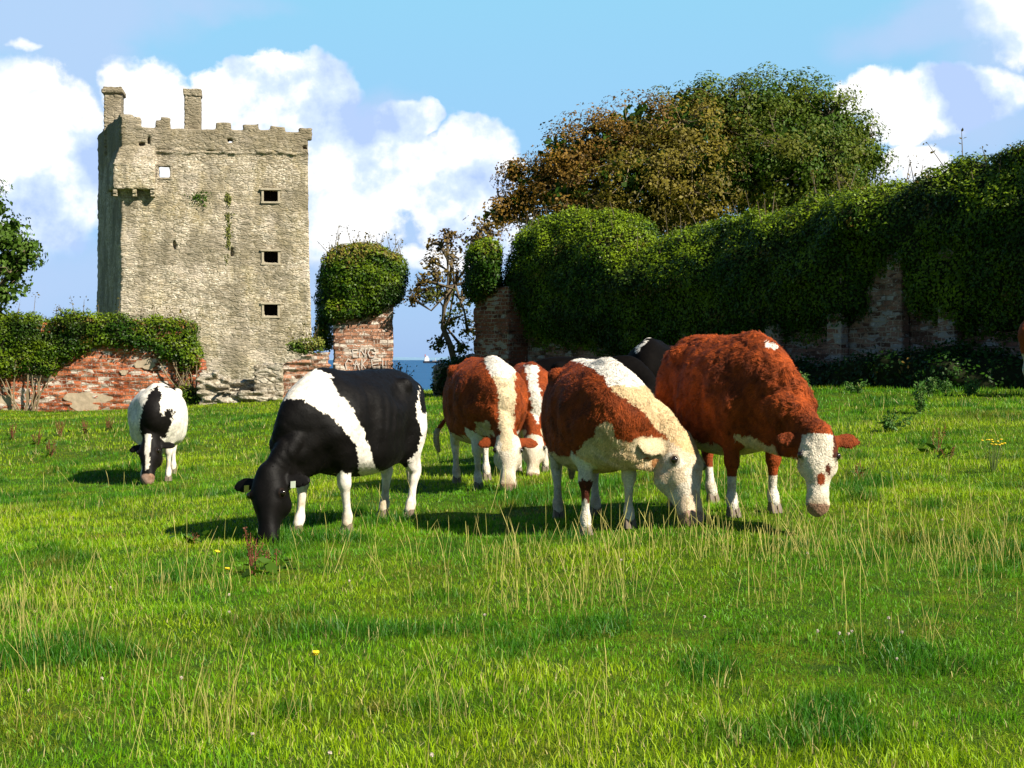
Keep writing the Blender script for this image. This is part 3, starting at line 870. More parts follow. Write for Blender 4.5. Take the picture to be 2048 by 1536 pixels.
# cargo ship out on the bay
sp_ = P(864, 720, 5200); sp_[2] = SEA
sh = empty('cargo_ship', sp_, R(12)); sh.scale = (1.25, 1.25, 1.25); tag(sh, 'small cargo ship with a dark hull and white superstructure far out on the sea', 'ship')
m = MB()
prof = [(-22, 0), (-23.5, 5.5), (14, 5.5), (22, 8), (25.5, 9), (20, 0)]
wd = [4.5, 5, 5, 3, .3, 1.5]
n = m.addv([(x, -b, z) for (x, z), b in zip(prof, wd)] + [(x, b, z) for (x, z), b in zip(prof, wd)])
m.F += [tuple(n + i for i in range(6)), tuple(n + 6 + i for i in reversed(range(6)))] + [(n + i, n + 6 + i, n + 6 + (i + 1) % 6, n + (i + 1) % 6) for i in range(6)]
m.build('hull', plain('ship_hull', (0.015, 0.022, 0.04), .5), sh)
m = MB(); m.box((-20, -4, 5.5), (-8, 4, 13)); m.box((-18, -3.5, 13), (-10, 3.5, 17)); m.box((-17, -4.4, 17), (-11, 4.4, 19))
m.build('superstructure', plain('ship_white', (.75, .72, .7), .5, .05), sh)
m = MB(); m.box((-19, -1.4, 17), (-17.2, 1.4, 23)); m.build('funnel', plain('ship_red', (.45, .10, .08), .5), sh)
m = MB(); m.tube([(9, 0, 5.5), (9, 0, 13)], .4); m.box((0, -3, 5.5), (12, 3, 6.3)); m.build('cargo_gear', plain('ship_buff', (.6, .55, .5), .6), sh)

# ------------------------------------------------------------------ grass
def blades(name, x, y, hgt, wid, lean, col, tipcol, mat, dz=-0.01, simple=False):
    n = len(x); z = ground(x, y) + dz
    ang = rng.uniform(0, 2 * np.pi, n); la = rng.uniform(0, 2 * np.pi, n)
    sx, sy = np.cos(ang) * wid / 2, np.sin(ang) * wid / 2
    lx, ly = np.cos(la) * lean * hgt, np.sin(la) * lean * hgt
    up = hgt * np.sqrt(np.maximum(1 - lean ** 2, .2))
    if simple:
        v = np.stack([np.stack([x - sx, y - sy, z], 1), np.stack([x + sx, y + sy, z], 1), np.stack([x + lx, y + ly, z + up], 1)], 1)
        b = np.arange(n)[:, None] * 3 + np.arange(3)[None]
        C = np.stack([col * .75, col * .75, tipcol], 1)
        return mesh_np(name, v.reshape(-1, 3), b.ravel(), np.full(n, 3), col=C.reshape(-1, 3), mat=mat, smooth=False)
    mx, my, mz = x + lx * .3, y + ly * .3, z + up * .55
    v = np.stack([np.stack([x - sx, y - sy, z], 1), np.stack([x + sx, y + sy, z], 1),
                  np.stack([mx + sx * .8, my + sy * .8, mz], 1), np.stack([mx - sx * .8, my - sy * .8, mz], 1), np.stack([x + lx, y + ly, z + up], 1)], 1)
    b = np.arange(n)[:, None] * 5
    lp = np.concatenate([b + 0, b + 1, b + 2, b + 3, b + 3, b + 2, b + 4], 1).ravel()
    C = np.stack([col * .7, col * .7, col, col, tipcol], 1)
    return mesh_np(name, v.reshape(-1, 3), lp, np.tile([4, 3], n), col=C.reshape(-1, 3), mat=mat, smooth=False)

G1 = np.array((0.11, 0.315, 0.0015)); G2 = np.array((0.33, 0.46, 0.003)); G3 = np.array((0.04, 0.16, 0.003)); STRAW = np.array((0.66, 0.55, 0.20))
def scatter(n, y0, y1, power):
    """more blades close by, spread over the wedge of field the path crosses"""
    u = rng.random(n)
    y = (y0 ** power + u * (y1 ** power - y0 ** power)) ** (1 / power)
    x = rng.uniform(-1, 1, n) * (y * .37 + 2.4)
    return x, y
def grass_col(x, y):
    p = np.stack([x, y, x * 0], 1)
    a = fbm(p, .55, 3, 101); b = fbm(p, 2.3, 3, 102); c = fbm(p * (1, .5, 1), .22, 2, 103)
    k = np.clip(.46 + 1.5 * a + .7 * b + .4 * c + rng.normal(0, .22, len(x)), 0, 1)[:, None]
    col = G1 * (1 - k) + G2 * k
    dk = sstep(.10, .5, fbm(p * (1, .8, 1), 2.1, 3, 104) - .3 * a)[:, None]
    col = col * (1 - dk) + G3 * dk
    bn = (sstep(.25, .6, fbm(p, 1.4, 3, 107)) * (rng.random(len(x)) < .6))[:, None]; col = col * (1 - bn) + np.array((.22, .19, .02)) * bn
    st = (rng.random(len(x)) < .07 * (1 + 1.5 * a))[:, None]
    col = np.where(st, STRAW * .75, col) * rng.uniform(.7, 1.25, (len(x), 1))
    return col, dk[:, 0], a
parts_ = []
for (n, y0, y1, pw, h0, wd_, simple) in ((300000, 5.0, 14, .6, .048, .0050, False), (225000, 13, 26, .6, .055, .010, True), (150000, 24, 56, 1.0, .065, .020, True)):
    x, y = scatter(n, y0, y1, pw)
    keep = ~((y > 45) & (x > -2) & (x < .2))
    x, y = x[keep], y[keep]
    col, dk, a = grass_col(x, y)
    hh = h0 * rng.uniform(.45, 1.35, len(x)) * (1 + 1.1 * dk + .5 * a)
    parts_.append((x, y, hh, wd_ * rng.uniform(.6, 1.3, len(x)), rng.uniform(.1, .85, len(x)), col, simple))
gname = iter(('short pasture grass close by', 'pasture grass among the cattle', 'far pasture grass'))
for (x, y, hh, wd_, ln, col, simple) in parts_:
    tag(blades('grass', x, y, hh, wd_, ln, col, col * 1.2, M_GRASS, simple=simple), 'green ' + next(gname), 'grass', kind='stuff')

# straw coloured flowering stems standing above the turf
def stems(n):
    cl = []
    # clumps (x, y, radius, how many)
    for px, py, r, k in ((1480, 1180, .45, 110), (1560, 1250, .4, 40), (1900, 1190, .55, 90), (2010, 1240, .4, 50), (1130, 1230, .5, 60), (1370, 1140, .5, 40), (60, 1300, .3, 80), (20, 1240, .45, 70), (430, 1470, .22, 70), (1570, 1180, .35, 60), (1100, 1250, .25, 50), (1990, 1200, .3, 60), (90, 1390, .2, 24), (1850, 1330, .3, 20), (1050, 1170, .5, 70), (290, 1190, .5, 60),
                          (860, 1150, .6, 34), (560, 1200, .5, 26), (1240, 1100, .6, 26), (1700, 1170, .8, 44), (1060, 1440, .3, 20), (1470, 1060, .5, 40), (200, 1420, .6, 25), (1240, 1480, .3, 16), (900, 1460, .3, 14)):
        Y = EYE * FPX / (py - 718)
        c = P(px, py, Y)
        cl.append(np.stack([c[0] + rng.normal(0, r, k), Y + rng.normal(0, r * .8, k)], 1))
    m_ = 230
    y = (5.6 ** .8 + rng.random(m_) * (24 ** .8 - 5.6 ** .8)) ** (1 / .8)
    cl.append(np.stack([rng.uniform(-1, 1, m_) * (y * .36 + 1), y], 1))
    q = np.concatenate(cl); x, y = q[:, 0], q[:, 1]
    ok = y > 4.5; x, y = x[ok], y[ok]
    n = len(x); z = ground(x, y) - .01
    h = rng.uniform(.16, .50, n) * rng.choice([1, .8, .6, .4], n); la = rng.normal(0, 1, (n, 2)); ln = np.abs(rng.normal(.12, .22, n)) * h
    la = nrmz(la) * ln[:, None]
    wd = .0018 * rng.uniform(.6, 1.3, n) * np.clip(y / 9, .8, 2)
    bend = rng.normal(0, .05, (n, 2)) * h[:, None]
    V = []; F = []
    L = 5
    for i in range(L):
        t_ = i / (L - 1)
        c = np.stack([x + la[:, 0] * t_ + bend[:, 0] * t_ * t_ * 3, y + la[:, 1] * t_ + bend[:, 1] * t_ * t_ * 3, z + h * t_ * (1 - .05 * t_)], 1)
        ww = wd * (1.0, .85, .7, 1.3, .5)[i]
        for k in range(3):
            a = 2 * np.pi * k / 3
            V.append(c + np.stack([np.cos(a) * ww / 1.2, np.sin(a) * ww / 1.2, 0 * ww], 1))
    V = np.stack(V, 1)       # n, L*3, 3
    for i in range(L - 1):
        for k in range(3): F.append((i * 3 + k, i * 3 + (k + 1) % 3, i * 3 + 3 + (k + 1) % 3, i * 3 + 3 + k))
    F = np.array(F)
    Q = (np.arange(n)[:, None, None] * (L * 3) + F[None]).reshape(-1, 4)
    k = rng.random(n)[:, None]
    col = STRAW * (1 - k) + np.array((.46, .46, .10)) * k
    col = col * rng.uniform(.8, 1.25, (n, 1))
    C = np.repeat(col[:, None], L * 3, 1)
    return quads('dry_grass_stems', V.reshape(-1, 3), Q, col=C.reshape(-1, 3), mat=M_GRASS, smooth=False)
tag(stems(0), 'straw coloured dry grass stems standing above the green turf', 'dry grass', kind='stuff')
# ------------------------------------------------------------------ masonry materials
def stone_mat(name, base, dark=1.0, scale=(2.2, 2.2, 7.4), lichen=True):
    t = new_mat(name)
    o = t.add('ShaderNodeTexCoord').outputs['Object']
    wv = t.vmath('SUBTRACT', t.noise(o, 3.0, 4, .6, out='Color'), (.5, .5, .5)); ws = t.vmath('SCALE', wv); ws.node.inputs[3].default_value = .16
    ow = t.vmath('ADD', o, ws)
    mp = t.add('ShaderNodeMapping', ins={'Vector': ow, 'Scale': tuple(x * 1.05 for x in scale)})
    v1 = t.add('ShaderNodeTexVoronoi', ins={'Vector': mp.outputs[0], 'Scale': 1.0, 'Randomness': .95})
    v2 = t.add('ShaderNodeTexVoronoi', feature='DISTANCE_TO_EDGE', ins={'Vector': mp.outputs[0], 'Scale': 1.0, 'Randomness': .95})
    rnd = t.add('ShaderNodeSeparateColor', ins={0: v1.outputs['Color']})
    stones = t.ramp(rnd.outputs[0], base)
    mort = t.maprange(v2.outputs['Distance'], .0, .09)
    pale = t.noise(o, 1.1, 4, .6)
    mcol = t.mix(t.maprange(pale, .34, .56), (.10 * dark, .085 * dark, .055 * dark), (.48 * dark, .41 * dark, .30 * dark))
    c = t.mix(mort, mcol, stones)
    fine = t.noise(ow, 11, 5, .75)
    c = t.mix(.25, c, (.44 * dark, .365 * dark, .25 * dark))
    c = t.mix(t.maprange(t.noise(t.vmath('MULTIPLY', ow, (1, 1, .8)), 7.5, 5, .8), .50, .58), c, (.76 * dark, .67 * dark, .53 * dark))
    c = t.mix(t.maprange(t.noise(ow, 8.5, 6, .85), .535, .61), c, (.13 * dark, .11 * dark, .075 * dark))
    if lichen:
        lf = t.noise(t.vmath('MULTIPLY', o, (1.0, 1.0, .55)), .45, 6, .7)
        c = t.mix(t.math('MULTIPLY', t.maprange(lf, .46, .64), .5), c, (.30, .24, .10))
        pk = t.noise(t.vmath('ADD', o, (31.0, 7.0, 3.0)), .33, 5, .7)
        c = t.mix(t.math('MULTIPLY', t.maprange(pk, .5, .66), .45), c, (.60, .51, .43))
        gy = t.noise(t.vmath('MULTIPLY', o, (1.2, 1.2, .8)), .42, 5, .7)
        c = t.mix(t.math('MULTIPLY', t.maprange(gy, .44, .60), .72), c, (.20, .17, .115))
        z = t.add('ShaderNodeSeparateXYZ', ins={0: o}).outputs[2]
        top = t.maprange(t.math('ADD', z, t.math('MULTIPLY', gy, 2.0)), 13.6, 15.2)
        c = t.mix(t.math('MULTIPLY', t.maprange(t.noise(t.vmath('MULTIPLY', o, (1.6, 1.6, .28)), .8, 5, .7), .5, .66), .55), c, (.15, .13, .085))
        c = t.mix(t.math('MULTIPLY', top, .6), c, (.20, .165, .105))
    set_in(t, 'Base Color', c); set_in(t, 'Roughness', .92); t.pb.inputs['Specular IOR Level'].default_value = .15
    h = t.math('ADD', t.math('MULTIPLY', t.maprange(v2.outputs['Distance'], 0, .18), .8), t.math('ADD', t.math('MULTIPLY', rnd.outputs[1], .7), t.math('MULTIPLY', fine, .8)))
    bump(t, h, 1.0, .035)
    return t.mat
M_STONE = stone_mat('tower_rubble_stone', [(0, (.30, .24, .16)), (.25, (.46, .38, .26)), (.45, (.40, .35, .26)), (.65, (.62, .52, .39)), (.8, (.26, .24, .19)), (1, (.70, .60, .48))])
M_RUBBLE = stone_mat('fallen_rubble_stone', dark=.7, base=[(0, (.16, .14, .10)), (.4, (.36, .30, .21)), (.7, (.22, .21, .17)), (1, (.60, .53, .42))], scale=(2.4, 2.4, 5.5), lichen=False)
M_GREY = stone_mat('grey_wall_stone', [(0, (.10, .09, .08)), (.4, (.22, .19, .17)), (.7, (.16, .14, .13)), (1, (.40, .36, .33))], scale=(2.6, 2.6, 6), lichen=False)

def brick_mat(name, a, b, white=.3, axis='xz', pale=(.62, .52, .43), speck=.5):
    t = new_mat(name)
    o = t.add('ShaderNodeTexCoord').outputs['Object']
    s = t.add('ShaderNodeSeparateXYZ', ins={0: o})
    u = t.math('ADD', s.outputs[0], s.outputs[1])
    wv = t.math('MULTIPLY', t.math('SUBTRACT', t.noise(o, 1.6, 3, .6), .5), .14)
    q = t.add('ShaderNodeCombineXYZ', ins={0: u, 1: t.math('ADD', s.outputs[2], wv)})
    bt = t.add('ShaderNodeTexBrick', ins={'Vector': q.outputs[0], 'Color1': (0, 0, 0, 1), 'Color2': (1, 1, 1, 1), 'Mortar': (.5, .5, .5, 1), 'Scale': 1.0, 'Mortar Size': .012, 'Mortar Smooth': .3, 'Bias': 0.0, 'Brick Width': .30, 'Row Height': .115})
    bt.squash_frequency = 3; bt.squash = .7; bt.offset = .45
    # a random number for each brick from a cell texture in step with the courses
    mp = t.add('ShaderNodeMapping', ins={'Vector': q.outputs[0], 'Scale': (3.3, 8.7, 1)})
    vr = t.add('ShaderNodeTexVoronoi', ins={'Vector': mp.outputs[0], 'Scale': 1.0, 'Randomness': .8})
    rn = t.add('ShaderNodeSeparateColor', ins={0: vr.outputs['Color']})
    c = t.mix(rn.outputs[0], a, b)
    c = t.mix(t.maprange(rn.outputs[1], .62, .80), c, tuple(x * .45 for x in a))
    reg = t.noise(o, .75, 4, .6)
    thr = t.math('ADD', rn.outputs[2], t.math('MULTIPLY', t.math('SUBTRACT', reg, .5), 1.5))
    c = t.mix(t.maprange(thr, 1 - white, 1.08 - white), c, pale)
    fine = t.noise(o, 13, 4, .75)
    c = t.mix(t.math('MULTIPLY', t.maprange(fine, .55, .66), speck), c, (.80, .72, .62))
    c = t.mix(t.math('MULTIPLY', t.maprange(t.noise(o, 9, 4, .7), .52, .70), .7), c, (.07, .045, .03))
    mcol = t.mix(t.maprange(reg, .4, .6), (.16, .10, .07), (.48, .38, .29))
    c = t.mix(bt.outputs['Fac'], c, mcol)
    set_in(t, 'Base Color', c); set_in(t, 'Roughness', .92); t.pb.inputs['Specular IOR Level'].default_value = .15
    h = t.math('ADD', t.math('MULTIPLY', bt.outputs['Fac'], -1.0), t.math('ADD', t.math('MULTIPLY', rn.outputs[0], .6), fine))
    bump(t, h, 1.0, .035)
    return t.mat
M_BRICK = brick_mat('old_red_brick', (.42, .10, .035), (.56, .19, .08), .20)
M_BRICKP = brick_mat('pale_weathered_brick', (.36, .16, .09), (.50, .26, .16), .25, speck=.85)
M_BRICKD = brick_mat('dark_red_brick', (.20, .06, .035), (.26, .09, .05), .15, pale=(.36, .30, .26), speck=.4)
M_BRICKG = brick_mat('grey_lichened_brick', (.24, .11, .075), (.32, .18, .13), .28, pale=(.36, .32, .30), speck=.5)
M_PLASTER = plain('old_lime_plaster', (.46, .36, .25), .95, .55, 6, .1, .03)
M_DRESSED = plain('dressed_limestone', (.50, .44, .33), .9, .3, 5, .15, .02)
M_FRAME = plain('weathered_frame_stone', (.40, .345, .25), .9, .45, 7, .15, .03)
M_DARK = plain('painted_interior_shade', (.012, .010, .009), .95, .2, 3, .05)

# ------------------------------------------------------------------ the tower house
T0 = P(240, 770, 93.0); TA = R(8)
tw = empty('tower_house', (T0[0], T0[1], 0.0), TA)
tag(tw, 'tall square ruined stone tower with battlements, two chimneys and small windows', 'tower')
h = .09
F = Field((-3.0, -.8, -.8), (11.9, 9.8, 19.0), h)
X, Y, Z = np.meshgrid(*F.ax, indexing='ij', sparse=True)
def planes(x0, x1, y0, y1, z0, z1, skew=0.0):
    return np.maximum(np.maximum(np.maximum(x0 - skew * Y - X, X - x1), np.maximum(y0 - Y, Y - y1)), np.maximum(z0 - Z, Z - z1)).astype(np.float32)
bat = .012 * Z
xl = .14 * np.clip(Z / 14, 0, 1); xr = 11.20 - .022 * Z - .12 * np.sin(Z * .21)
body = np.maximum(np.maximum(np.maximum((xl - .26 * Y) - X, X - xr), np.maximum(bat * .8 - Y, Y - 9.2)), np.maximum(-.8 - Z, Z - 14.05)).astype(np.float32)
F.F[:] = body
add = lambda d: np.minimum(F.F, d, out=F.F)
cut = lambda d: np.maximum(F.F, -d, out=F.F)
# parapet ring standing 6 cm proud of the wall below it
par = np.maximum(np.maximum(np.maximum(.14 - .26 * Y - X, X - 10.86), np.maximum(.06 - Y, Y - 9.15)), np.maximum(13.8 - Z, Z - 15.04)).astype(np.float32)
add(par)
add(planes(.05, 10.90, .02, 1.0, 13.62, 13.78))
add(planes(.10, .75, .3, 9.1, 13.6, 15.85, .26))
for (p0, p1, ytop) in ((245, 281, 240), (311, 323, 246), (322, 338, 240), (428, 457, 248), (482, 511, 251), (536, 566, 253), (591, 619, 253)):
    add(planes((p0 - 240) * .02936, (p1 - 240) * .02936, .06, .62, 14.5, 1.62 + (718 - ytop) * .0294))
for x0 in (1.5, 4.2, 7.0, 9.6): add(planes(x0, x0 + .9, 8.6, 9.15, 14.5, 15.25))
for y0 in (2.5, 5.0, 7.4): add(planes(10.3, 10.86, y0, y0 + .9, 14.5, 15.25))
# box machicolation over the near left corner
ch = np.maximum(0, Z - 12.9) * .42
mach = np.maximum(np.maximum(np.maximum((-.40 + ch - .26 * Y) - X, X - 2.05), np.maximum((-.46 + ch * 1.0) - Y, Y - 2.2)), np.maximum(11.45 - Z, Z - 13.9)).astype(np.float32)
add(mach)
# hollow, roofless top storey
cut(planes(.95, 10.0, 1.0, 8.2, 9.9, 20, .22))
cut(planes(1.2, 4.9, 7.8, 9.6, 12.0, 20))
for (p0, p1, y0, y1) in ((522, 550, 378, 400), (522, 550, 501, 524), (522, 549, 608, 631)):
    cut(planes((p0 - 240) * .02936, (p1 - 240) * .02936, -1, .9, 1.6 + (718 - y1) * .0292, 1.6 + (718 - y0) * .0292))
cut(planes(2.23, 2.88, -1, 1.3, 12.18, 12.85))
cut(planes(6.18, 6.45, -1, 1.2, 14.28, 14.5)); cut(planes(10.55, 10.8, -1, 1.2, 14.0, 14.2))
cut(planes(1.1, 1.45, -1, .5, 14.0, 14.2))
for (x, z) in ((3.05, 8.0), (6.35, 7.6), (1.6, 14.1)): cut(planes(x, x + .14, -1, .35, z, z + .5))
near = np.abs(F.F) < .35
ii = np.argwhere(near); co = np.stack([F.ax[k][ii[:, k]] for k in range(3)], 1)
dn = .035 * vnoise(co * (1.7, 1.7, 5.5), 5) + .028 * vnoise(co * (4, 4, 9), 6) + .06 * vnoise(co * .6, 8)
F.F[near] += dn.astype(np.float32)
V, Q = F.mesh()
quads('masonry', V, Q, mat=M_STONE, parent=tw, smooth=False)
def chimney(x0, x1, y0, y1, z0, z1, cw=.13):
    f = Field((x0 - .3, y0 - .3, z0), (x1 + .3, y1 + .3, z1 + .3), .06)
    f.F[:] = f.boxd((x0, y0, z0 + .1), (x1, y1, z1 - .3))
    q = np.stack(np.meshgrid(*f.ax, indexing='ij'), -1).reshape(-1, 3)
    f.F += (.04 * vnoise(q * (4, 4, 8), 3)).reshape(f.F.shape)
    V, Q = f.mesh(); o = quads('chimney', V, Q, mat=M_STONE, parent=tw, smooth=False)
    f = Field((x0 - .4, y0 - .4, z1 - .6), (x1 + .4, y1 + .4, z1 + .4), .05)
    f.F[:] = f.boxd((x0 - cw, y0 - cw, z1 - .36), (x1 + cw, y1 + cw, z1 - .12))
    f.F = np.minimum(f.F, f.boxd((x0 - .04, y0 - .04, z1 - .4), (x1 + .04, y1 + .04, z1 + .02)))
    q = np.stack(np.meshgrid(*f.ax, indexing='ij'), -1).reshape(-1, 3)
    f.F += (.035 * vnoise(q * 5, 4)).reshape(f.F.shape)
    V, Q = f.mesh(); quads('chimney_cap', V, Q, mat=M_STONE, parent=o, smooth=False)
chimney(-1.45, -.42, 5.4, 7.2, 14.0, 18.25)
chimney(3.68, 4.62, .62, 1.75, 13.9, 17.45, .06)
for (p0, p1, y0, y1) in ((522, 550, 378, 400), (522, 550, 501, 524), (522, 549, 608, 631)):
    x0, x1 = (p0 - 240) * .02936, (p1 - 240) * .02936; z0, z1 = 1.6 + (718 - y1) * .0292, 1.6 + (718 - y0) * .0292
    fy = .012 * z0 * .8 - .05
    m = MB(); m.box((x0 - .20, fy - .06, z1), (x1 + .20, fy + .25, z1 + .12)); m.box((x0 - .13, fy, z0 - .02), (x0, fy + .25, z1)); m.box((x1, fy, z0 - .02), (x1 + .13, fy + .25, z1)); m.box((x0 - .16, fy - .02, z0 - .13), (x1 + .16, fy + .25, z0 - .02))
    wf = m.build('window_frame', M_FRAME, tw, bevel=.012)
    m = MB(); m.box((x0 - .1, fy + .72, z0 - .2), (x1 + .1, fy + .8, z1 + .2)); m.build('painted_dark_panel', M_DARK, wf)  # near-black panel, painted shade in place of the unlit room behind
m = MB(); z0, z1 = 12.18, 12.85; fy = -.47
m.box((2.1, .03, z1), (3.05, .3, z1 + .12)); m.box((2.11, .06, z0), (2.22, .3, z1)); m.box((2.9, .06, z0), (3.02, .3, z1)); m.box((2.1, .05, z0 - .12), (3.05, .3, z0))
m.build('window_frame', M_STONE, tw, bevel=.012)
for x in (-.32, .78, 1.8):
    m = MB(); m.box((x, -.42, 11.2), (x + .24, .2, 11.42)); m.box((x, -.34, 11.02), (x + .24, .2, 11.2)); m.build('corbel', M_STONE, tw, bevel=.02)
for y in (.5, 1.3):
    m = MB(); m.box((-.30 - .26 * y, y, 11.2), (.3 - .26 * y, y + .24, 11.42)); m.build('corbel', M_STONE, tw, bevel=.02)

# ------------------------------------------------------------------ brick walls of the old garden
def wall(name, label, cat, x0, x1, Y, thick, top, z0, mat, h=.05, rz=0.0, amp=.05, step=.098, group=None, seed=0):
    """top: function of local x giving the height; the wall stands along local x, front face at y=0"""
    L = x1 - x0
    zs = top(np.linspace(0, L, 40))
    root = empty(name, (x0, Y, z0), rz); tag(root, label, cat, group)
    f = Field((-.25, -.25, -.5), (L + .25, thick + .25, float(np.max(zs)) + .3), h)
    X, Y_, Z = np.meshgrid(*f.ax, indexing='ij', sparse=True)
    tt = top(X.ravel()).reshape(X.shape)
    tt = tt + .10 * vnoise(np.stack([X.ravel() * 1.6, X.ravel() * 0, X.ravel() * 0], 1), seed).reshape(X.shape)
    tt = np.round(tt / step) * step
    f.F[:] = np.maximum(np.maximum(np.maximum(-X, X - L), np.maximum(-Y_, Y_ - thick)), Z - tt)
    q = np.stack(np.meshgrid(*f.ax, indexing='ij'), -1).reshape(-1, 3)
    f.F += (amp * vnoise(q * (3.7, 3.7, 10), seed + 1) + amp * .6 * vnoise(q * (1.2, 1.2, 2), seed + 2)).reshape(f.F.shape).astype(np.float32)
    V, Q = f.mesh()
    quads('masonry', V, Q, mat=mat, parent=root, smooth=False)
    return root
X50 = lambda px, Y=50.0: (px - 1024) / FPX * Y
lw = wall('brick_wall', 'old red brick wall with crumbling plaster under a thick cap of ivy, at the left', 'wall', X50(-90), X50(404), 50.2, .5,
          lambda x: 2.72 - 1.2 * sstep(7.05, 7.7, x), 0.0, M_BRICK, seed=3)
def plaster(parent, cx, cz, rx, rz_, y=-.035, name='plaster_patch'):
    m = bmesh.new(); n = 40; r_ = np.random.default_rng(int(cx * 100))
    ph = r_.uniform(0, 6, 4)
    ring = []
    for i in range(n):
        a = 2 * math.pi * i / n
        k = 1 + .16 * math.sin(3 * a + ph[0]) + .10 * math.sin(5 * a + ph[1]) + .07 * math.sin(9 * a + ph[2])
        ring.append(m.verts.new((cx + math.cos(a) * rx * k, y, cz + math.sin(a) * rz_ * k)))
    f = m.faces.new(ring); r = bmesh.ops.extrude_face_region(m, geom=[f])
    for v in r['geom']:
        if isinstance(v, bmesh.types.BMVert): v.co.y += .12
    bmesh.ops.recalc_face_normals(m, faces=m.faces)
    me = bpy.data.meshes.new(name); m.to_mesh(me); m.free(); return link(name, me, M_PLASTER, parent, False)
lx = lambda px: X50(px) - X50(-90); lz = lambda py: 1.6 + (718 - py) * 50 / FPX
plaster(lw, lx(170), lz(802), .66, .30); plaster(lw, lx(8), lz(806), .22, .28); plaster(lw, lx(288), lz(728), .32, .17); plaster(lw, lx(245), lz(745), .12, .08)

wall('rubble_wall', 'low tumbled grey stone rubble in front of the foot of the tower', 'wall', X50(398, 49), X50(575, 49), 49.0, .9,
     lambda x: 1.25 - .38 * sstep(.3, 1.6, x) + .05 * np.sin(x * 5), -.05, M_RUBBLE, amp=.13, step=.12, seed=9)
wall('rubble_heap', 'spill of pale stones lying on the grass edge below the rubble wall', 'rubble', X50(432, 48.3), X50(545, 48.3), 48.3, .7,
     lambda x: .62 + .12 * np.sin(x * 2.2), -.1, M_RUBBLE, amp=.16, step=.1, seed=12)
wall('stone_block', 'squared grey stone block with a flat top slab between rubble and low brick wall', 'stone block', X50(508, 48.6), X50(566, 48.6), 48.6, .8,
     lambda x: 1.42 + 0 * x, .05, M_RUBBLE, amp=.05, step=.2, seed=15)
wall('low_brick_wall', 'short low brick wall with a bush on it, beside the tall ivy topped pier', 'wall', X50(563, 48.8), X50(656, 48.8), 48.8, .5,
     lambda x: 1.28 + .32 * sstep(0, .9, x), .2, M_BRICKP, amp=.07, seed=18)
pier = wall('brick_pier', 'tall pale brick pier with painted scrawl and a huge ivy crown beside the tower', 'pier', X50(668, 50), X50(787, 50), 49.8, .9,
            lambda x: 4.3 + 0 * x, .25, M_BRICKP, rz=R(6), amp=.03, seed=21)
# the scrawl in white paint: two lines of strokes
G = MB()
def stroke(pts, w=.015):
    pts = [((px - 668) * .01580, (718 - py) * .01565 + 1.6 - .25) for px, py in pts]
    for (a, b) in zip(pts[:-1], pts[1:]):
        d = np.array(b) - np.array(a); L = np.linalg.norm(d); d /= L; n = np.array((-d[1], d[0])) * w; e = d * w * .6
        q = [np.array(a) - e - n, np.array(b) + e - n, np.array(b) + e + n, np.array(a) - e + n]
        k = G.addv([(p[0], -.030, p[1]) for p in q] + [(p[0], -.01, p[1]) for p in q])
        G.F += [tuple(k + i for i in f_) for f_ in ((0, 1, 2, 3), (7, 6, 5, 4), (0, 4, 5, 1), (1, 5, 6, 2), (2, 6, 7, 3), (3, 7, 4, 0))]
for s_ in ([(715, 699), (706, 699), (707, 714), (716, 714)], [(707, 706), (715, 705)], [(719, 714), (721, 698), (730, 711), (732, 697)], [(752, 701), (747, 697), (740, 698), (736, 706), (740, 714), (748, 714), (752, 707), (745, 707)],
           [(705, 722), (697, 718), (692, 727), (694, 739)], [(710, 738), (713, 720), (719, 739)], [(708, 729), (718, 729)], [(724, 719), (724, 739)], [(733, 718), (725, 728), (732, 738)], [(757, 717), (743, 719), (744, 729), (757, 727)], [(744, 729), (745, 736), (756, 736)], [(765, 720), (765, 735)], [(771, 722), (771, 730)]): stroke(s_)
G.build('graffiti', plain('white_paint', (.60, .52, .45), .9, .5, 30), pier)

# the long wall on the right, running towards the sea
WA, WB = np.array((10.9, 31.0)), np.array((-.25, 47.0))      # near and far ends of its front face
wd = WB - WA; WL = np.linalg.norm(wd); wd /= WL; wn_ = np.array((-wd[1], wd[0]))   # points to the back? fixed below
if wn_ @ WA < 0: wn_ = -wn_
def on_wall(px):
    """distance along the wall from its far end where the sight line at px meets it"""
    p = (px - 1024) / FPX
    t = (WA[0] - p * WA[1]) / (p * wd[1] - wd[0])
    return t
def wpt(px): t = on_wall(px); return WA + wd * t
def wz(px, py):
    q = wpt(px); return EYE + (718 - py) * q[1] / FPX
ang = math.atan2(-wd[1], -wd[0])
rw = empty('long_garden_wall', (WB[0], WB[1], 0), ang)
tag(rw, 'long dark grey brick wall in shade running down the right side under ivy', 'wall')
f = Field((-.2, -.3, -.3), (WL + 3, .8, 5.4), .075)
X, Y_, Z = np.meshgrid(*f.ax, indexing='ij', sparse=True)
f.F[:] = np.maximum(np.maximum(-X, X - WL - 2.8), np.maximum(np.maximum(-Y_, Y_ - .55), Z - (4.1 + .5 * sstep(8, 18, X))))
q = np.stack(np.meshgrid(*f.ax, indexing='ij'), -1).reshape(-1, 3)
f.F += (.04 * vnoise(q * (3.7, 3.7, 10), 2)).reshape(f.F.shape).astype(np.float32)
V, Q = f.mesh()
quads('masonry', V, Q, mat=M_BRICKG, parent=rw, smooth=False)
for px in (1686, 1806, 1910, 1560, 1390):
    t_ = WL - on_wall(px)
    m = MB(); m.box((t_ - .22, -.30, .3), (t_ + .22, -.05, 3.9)); m.build('buttress', M_BRICKG, rw, bevel=.03)
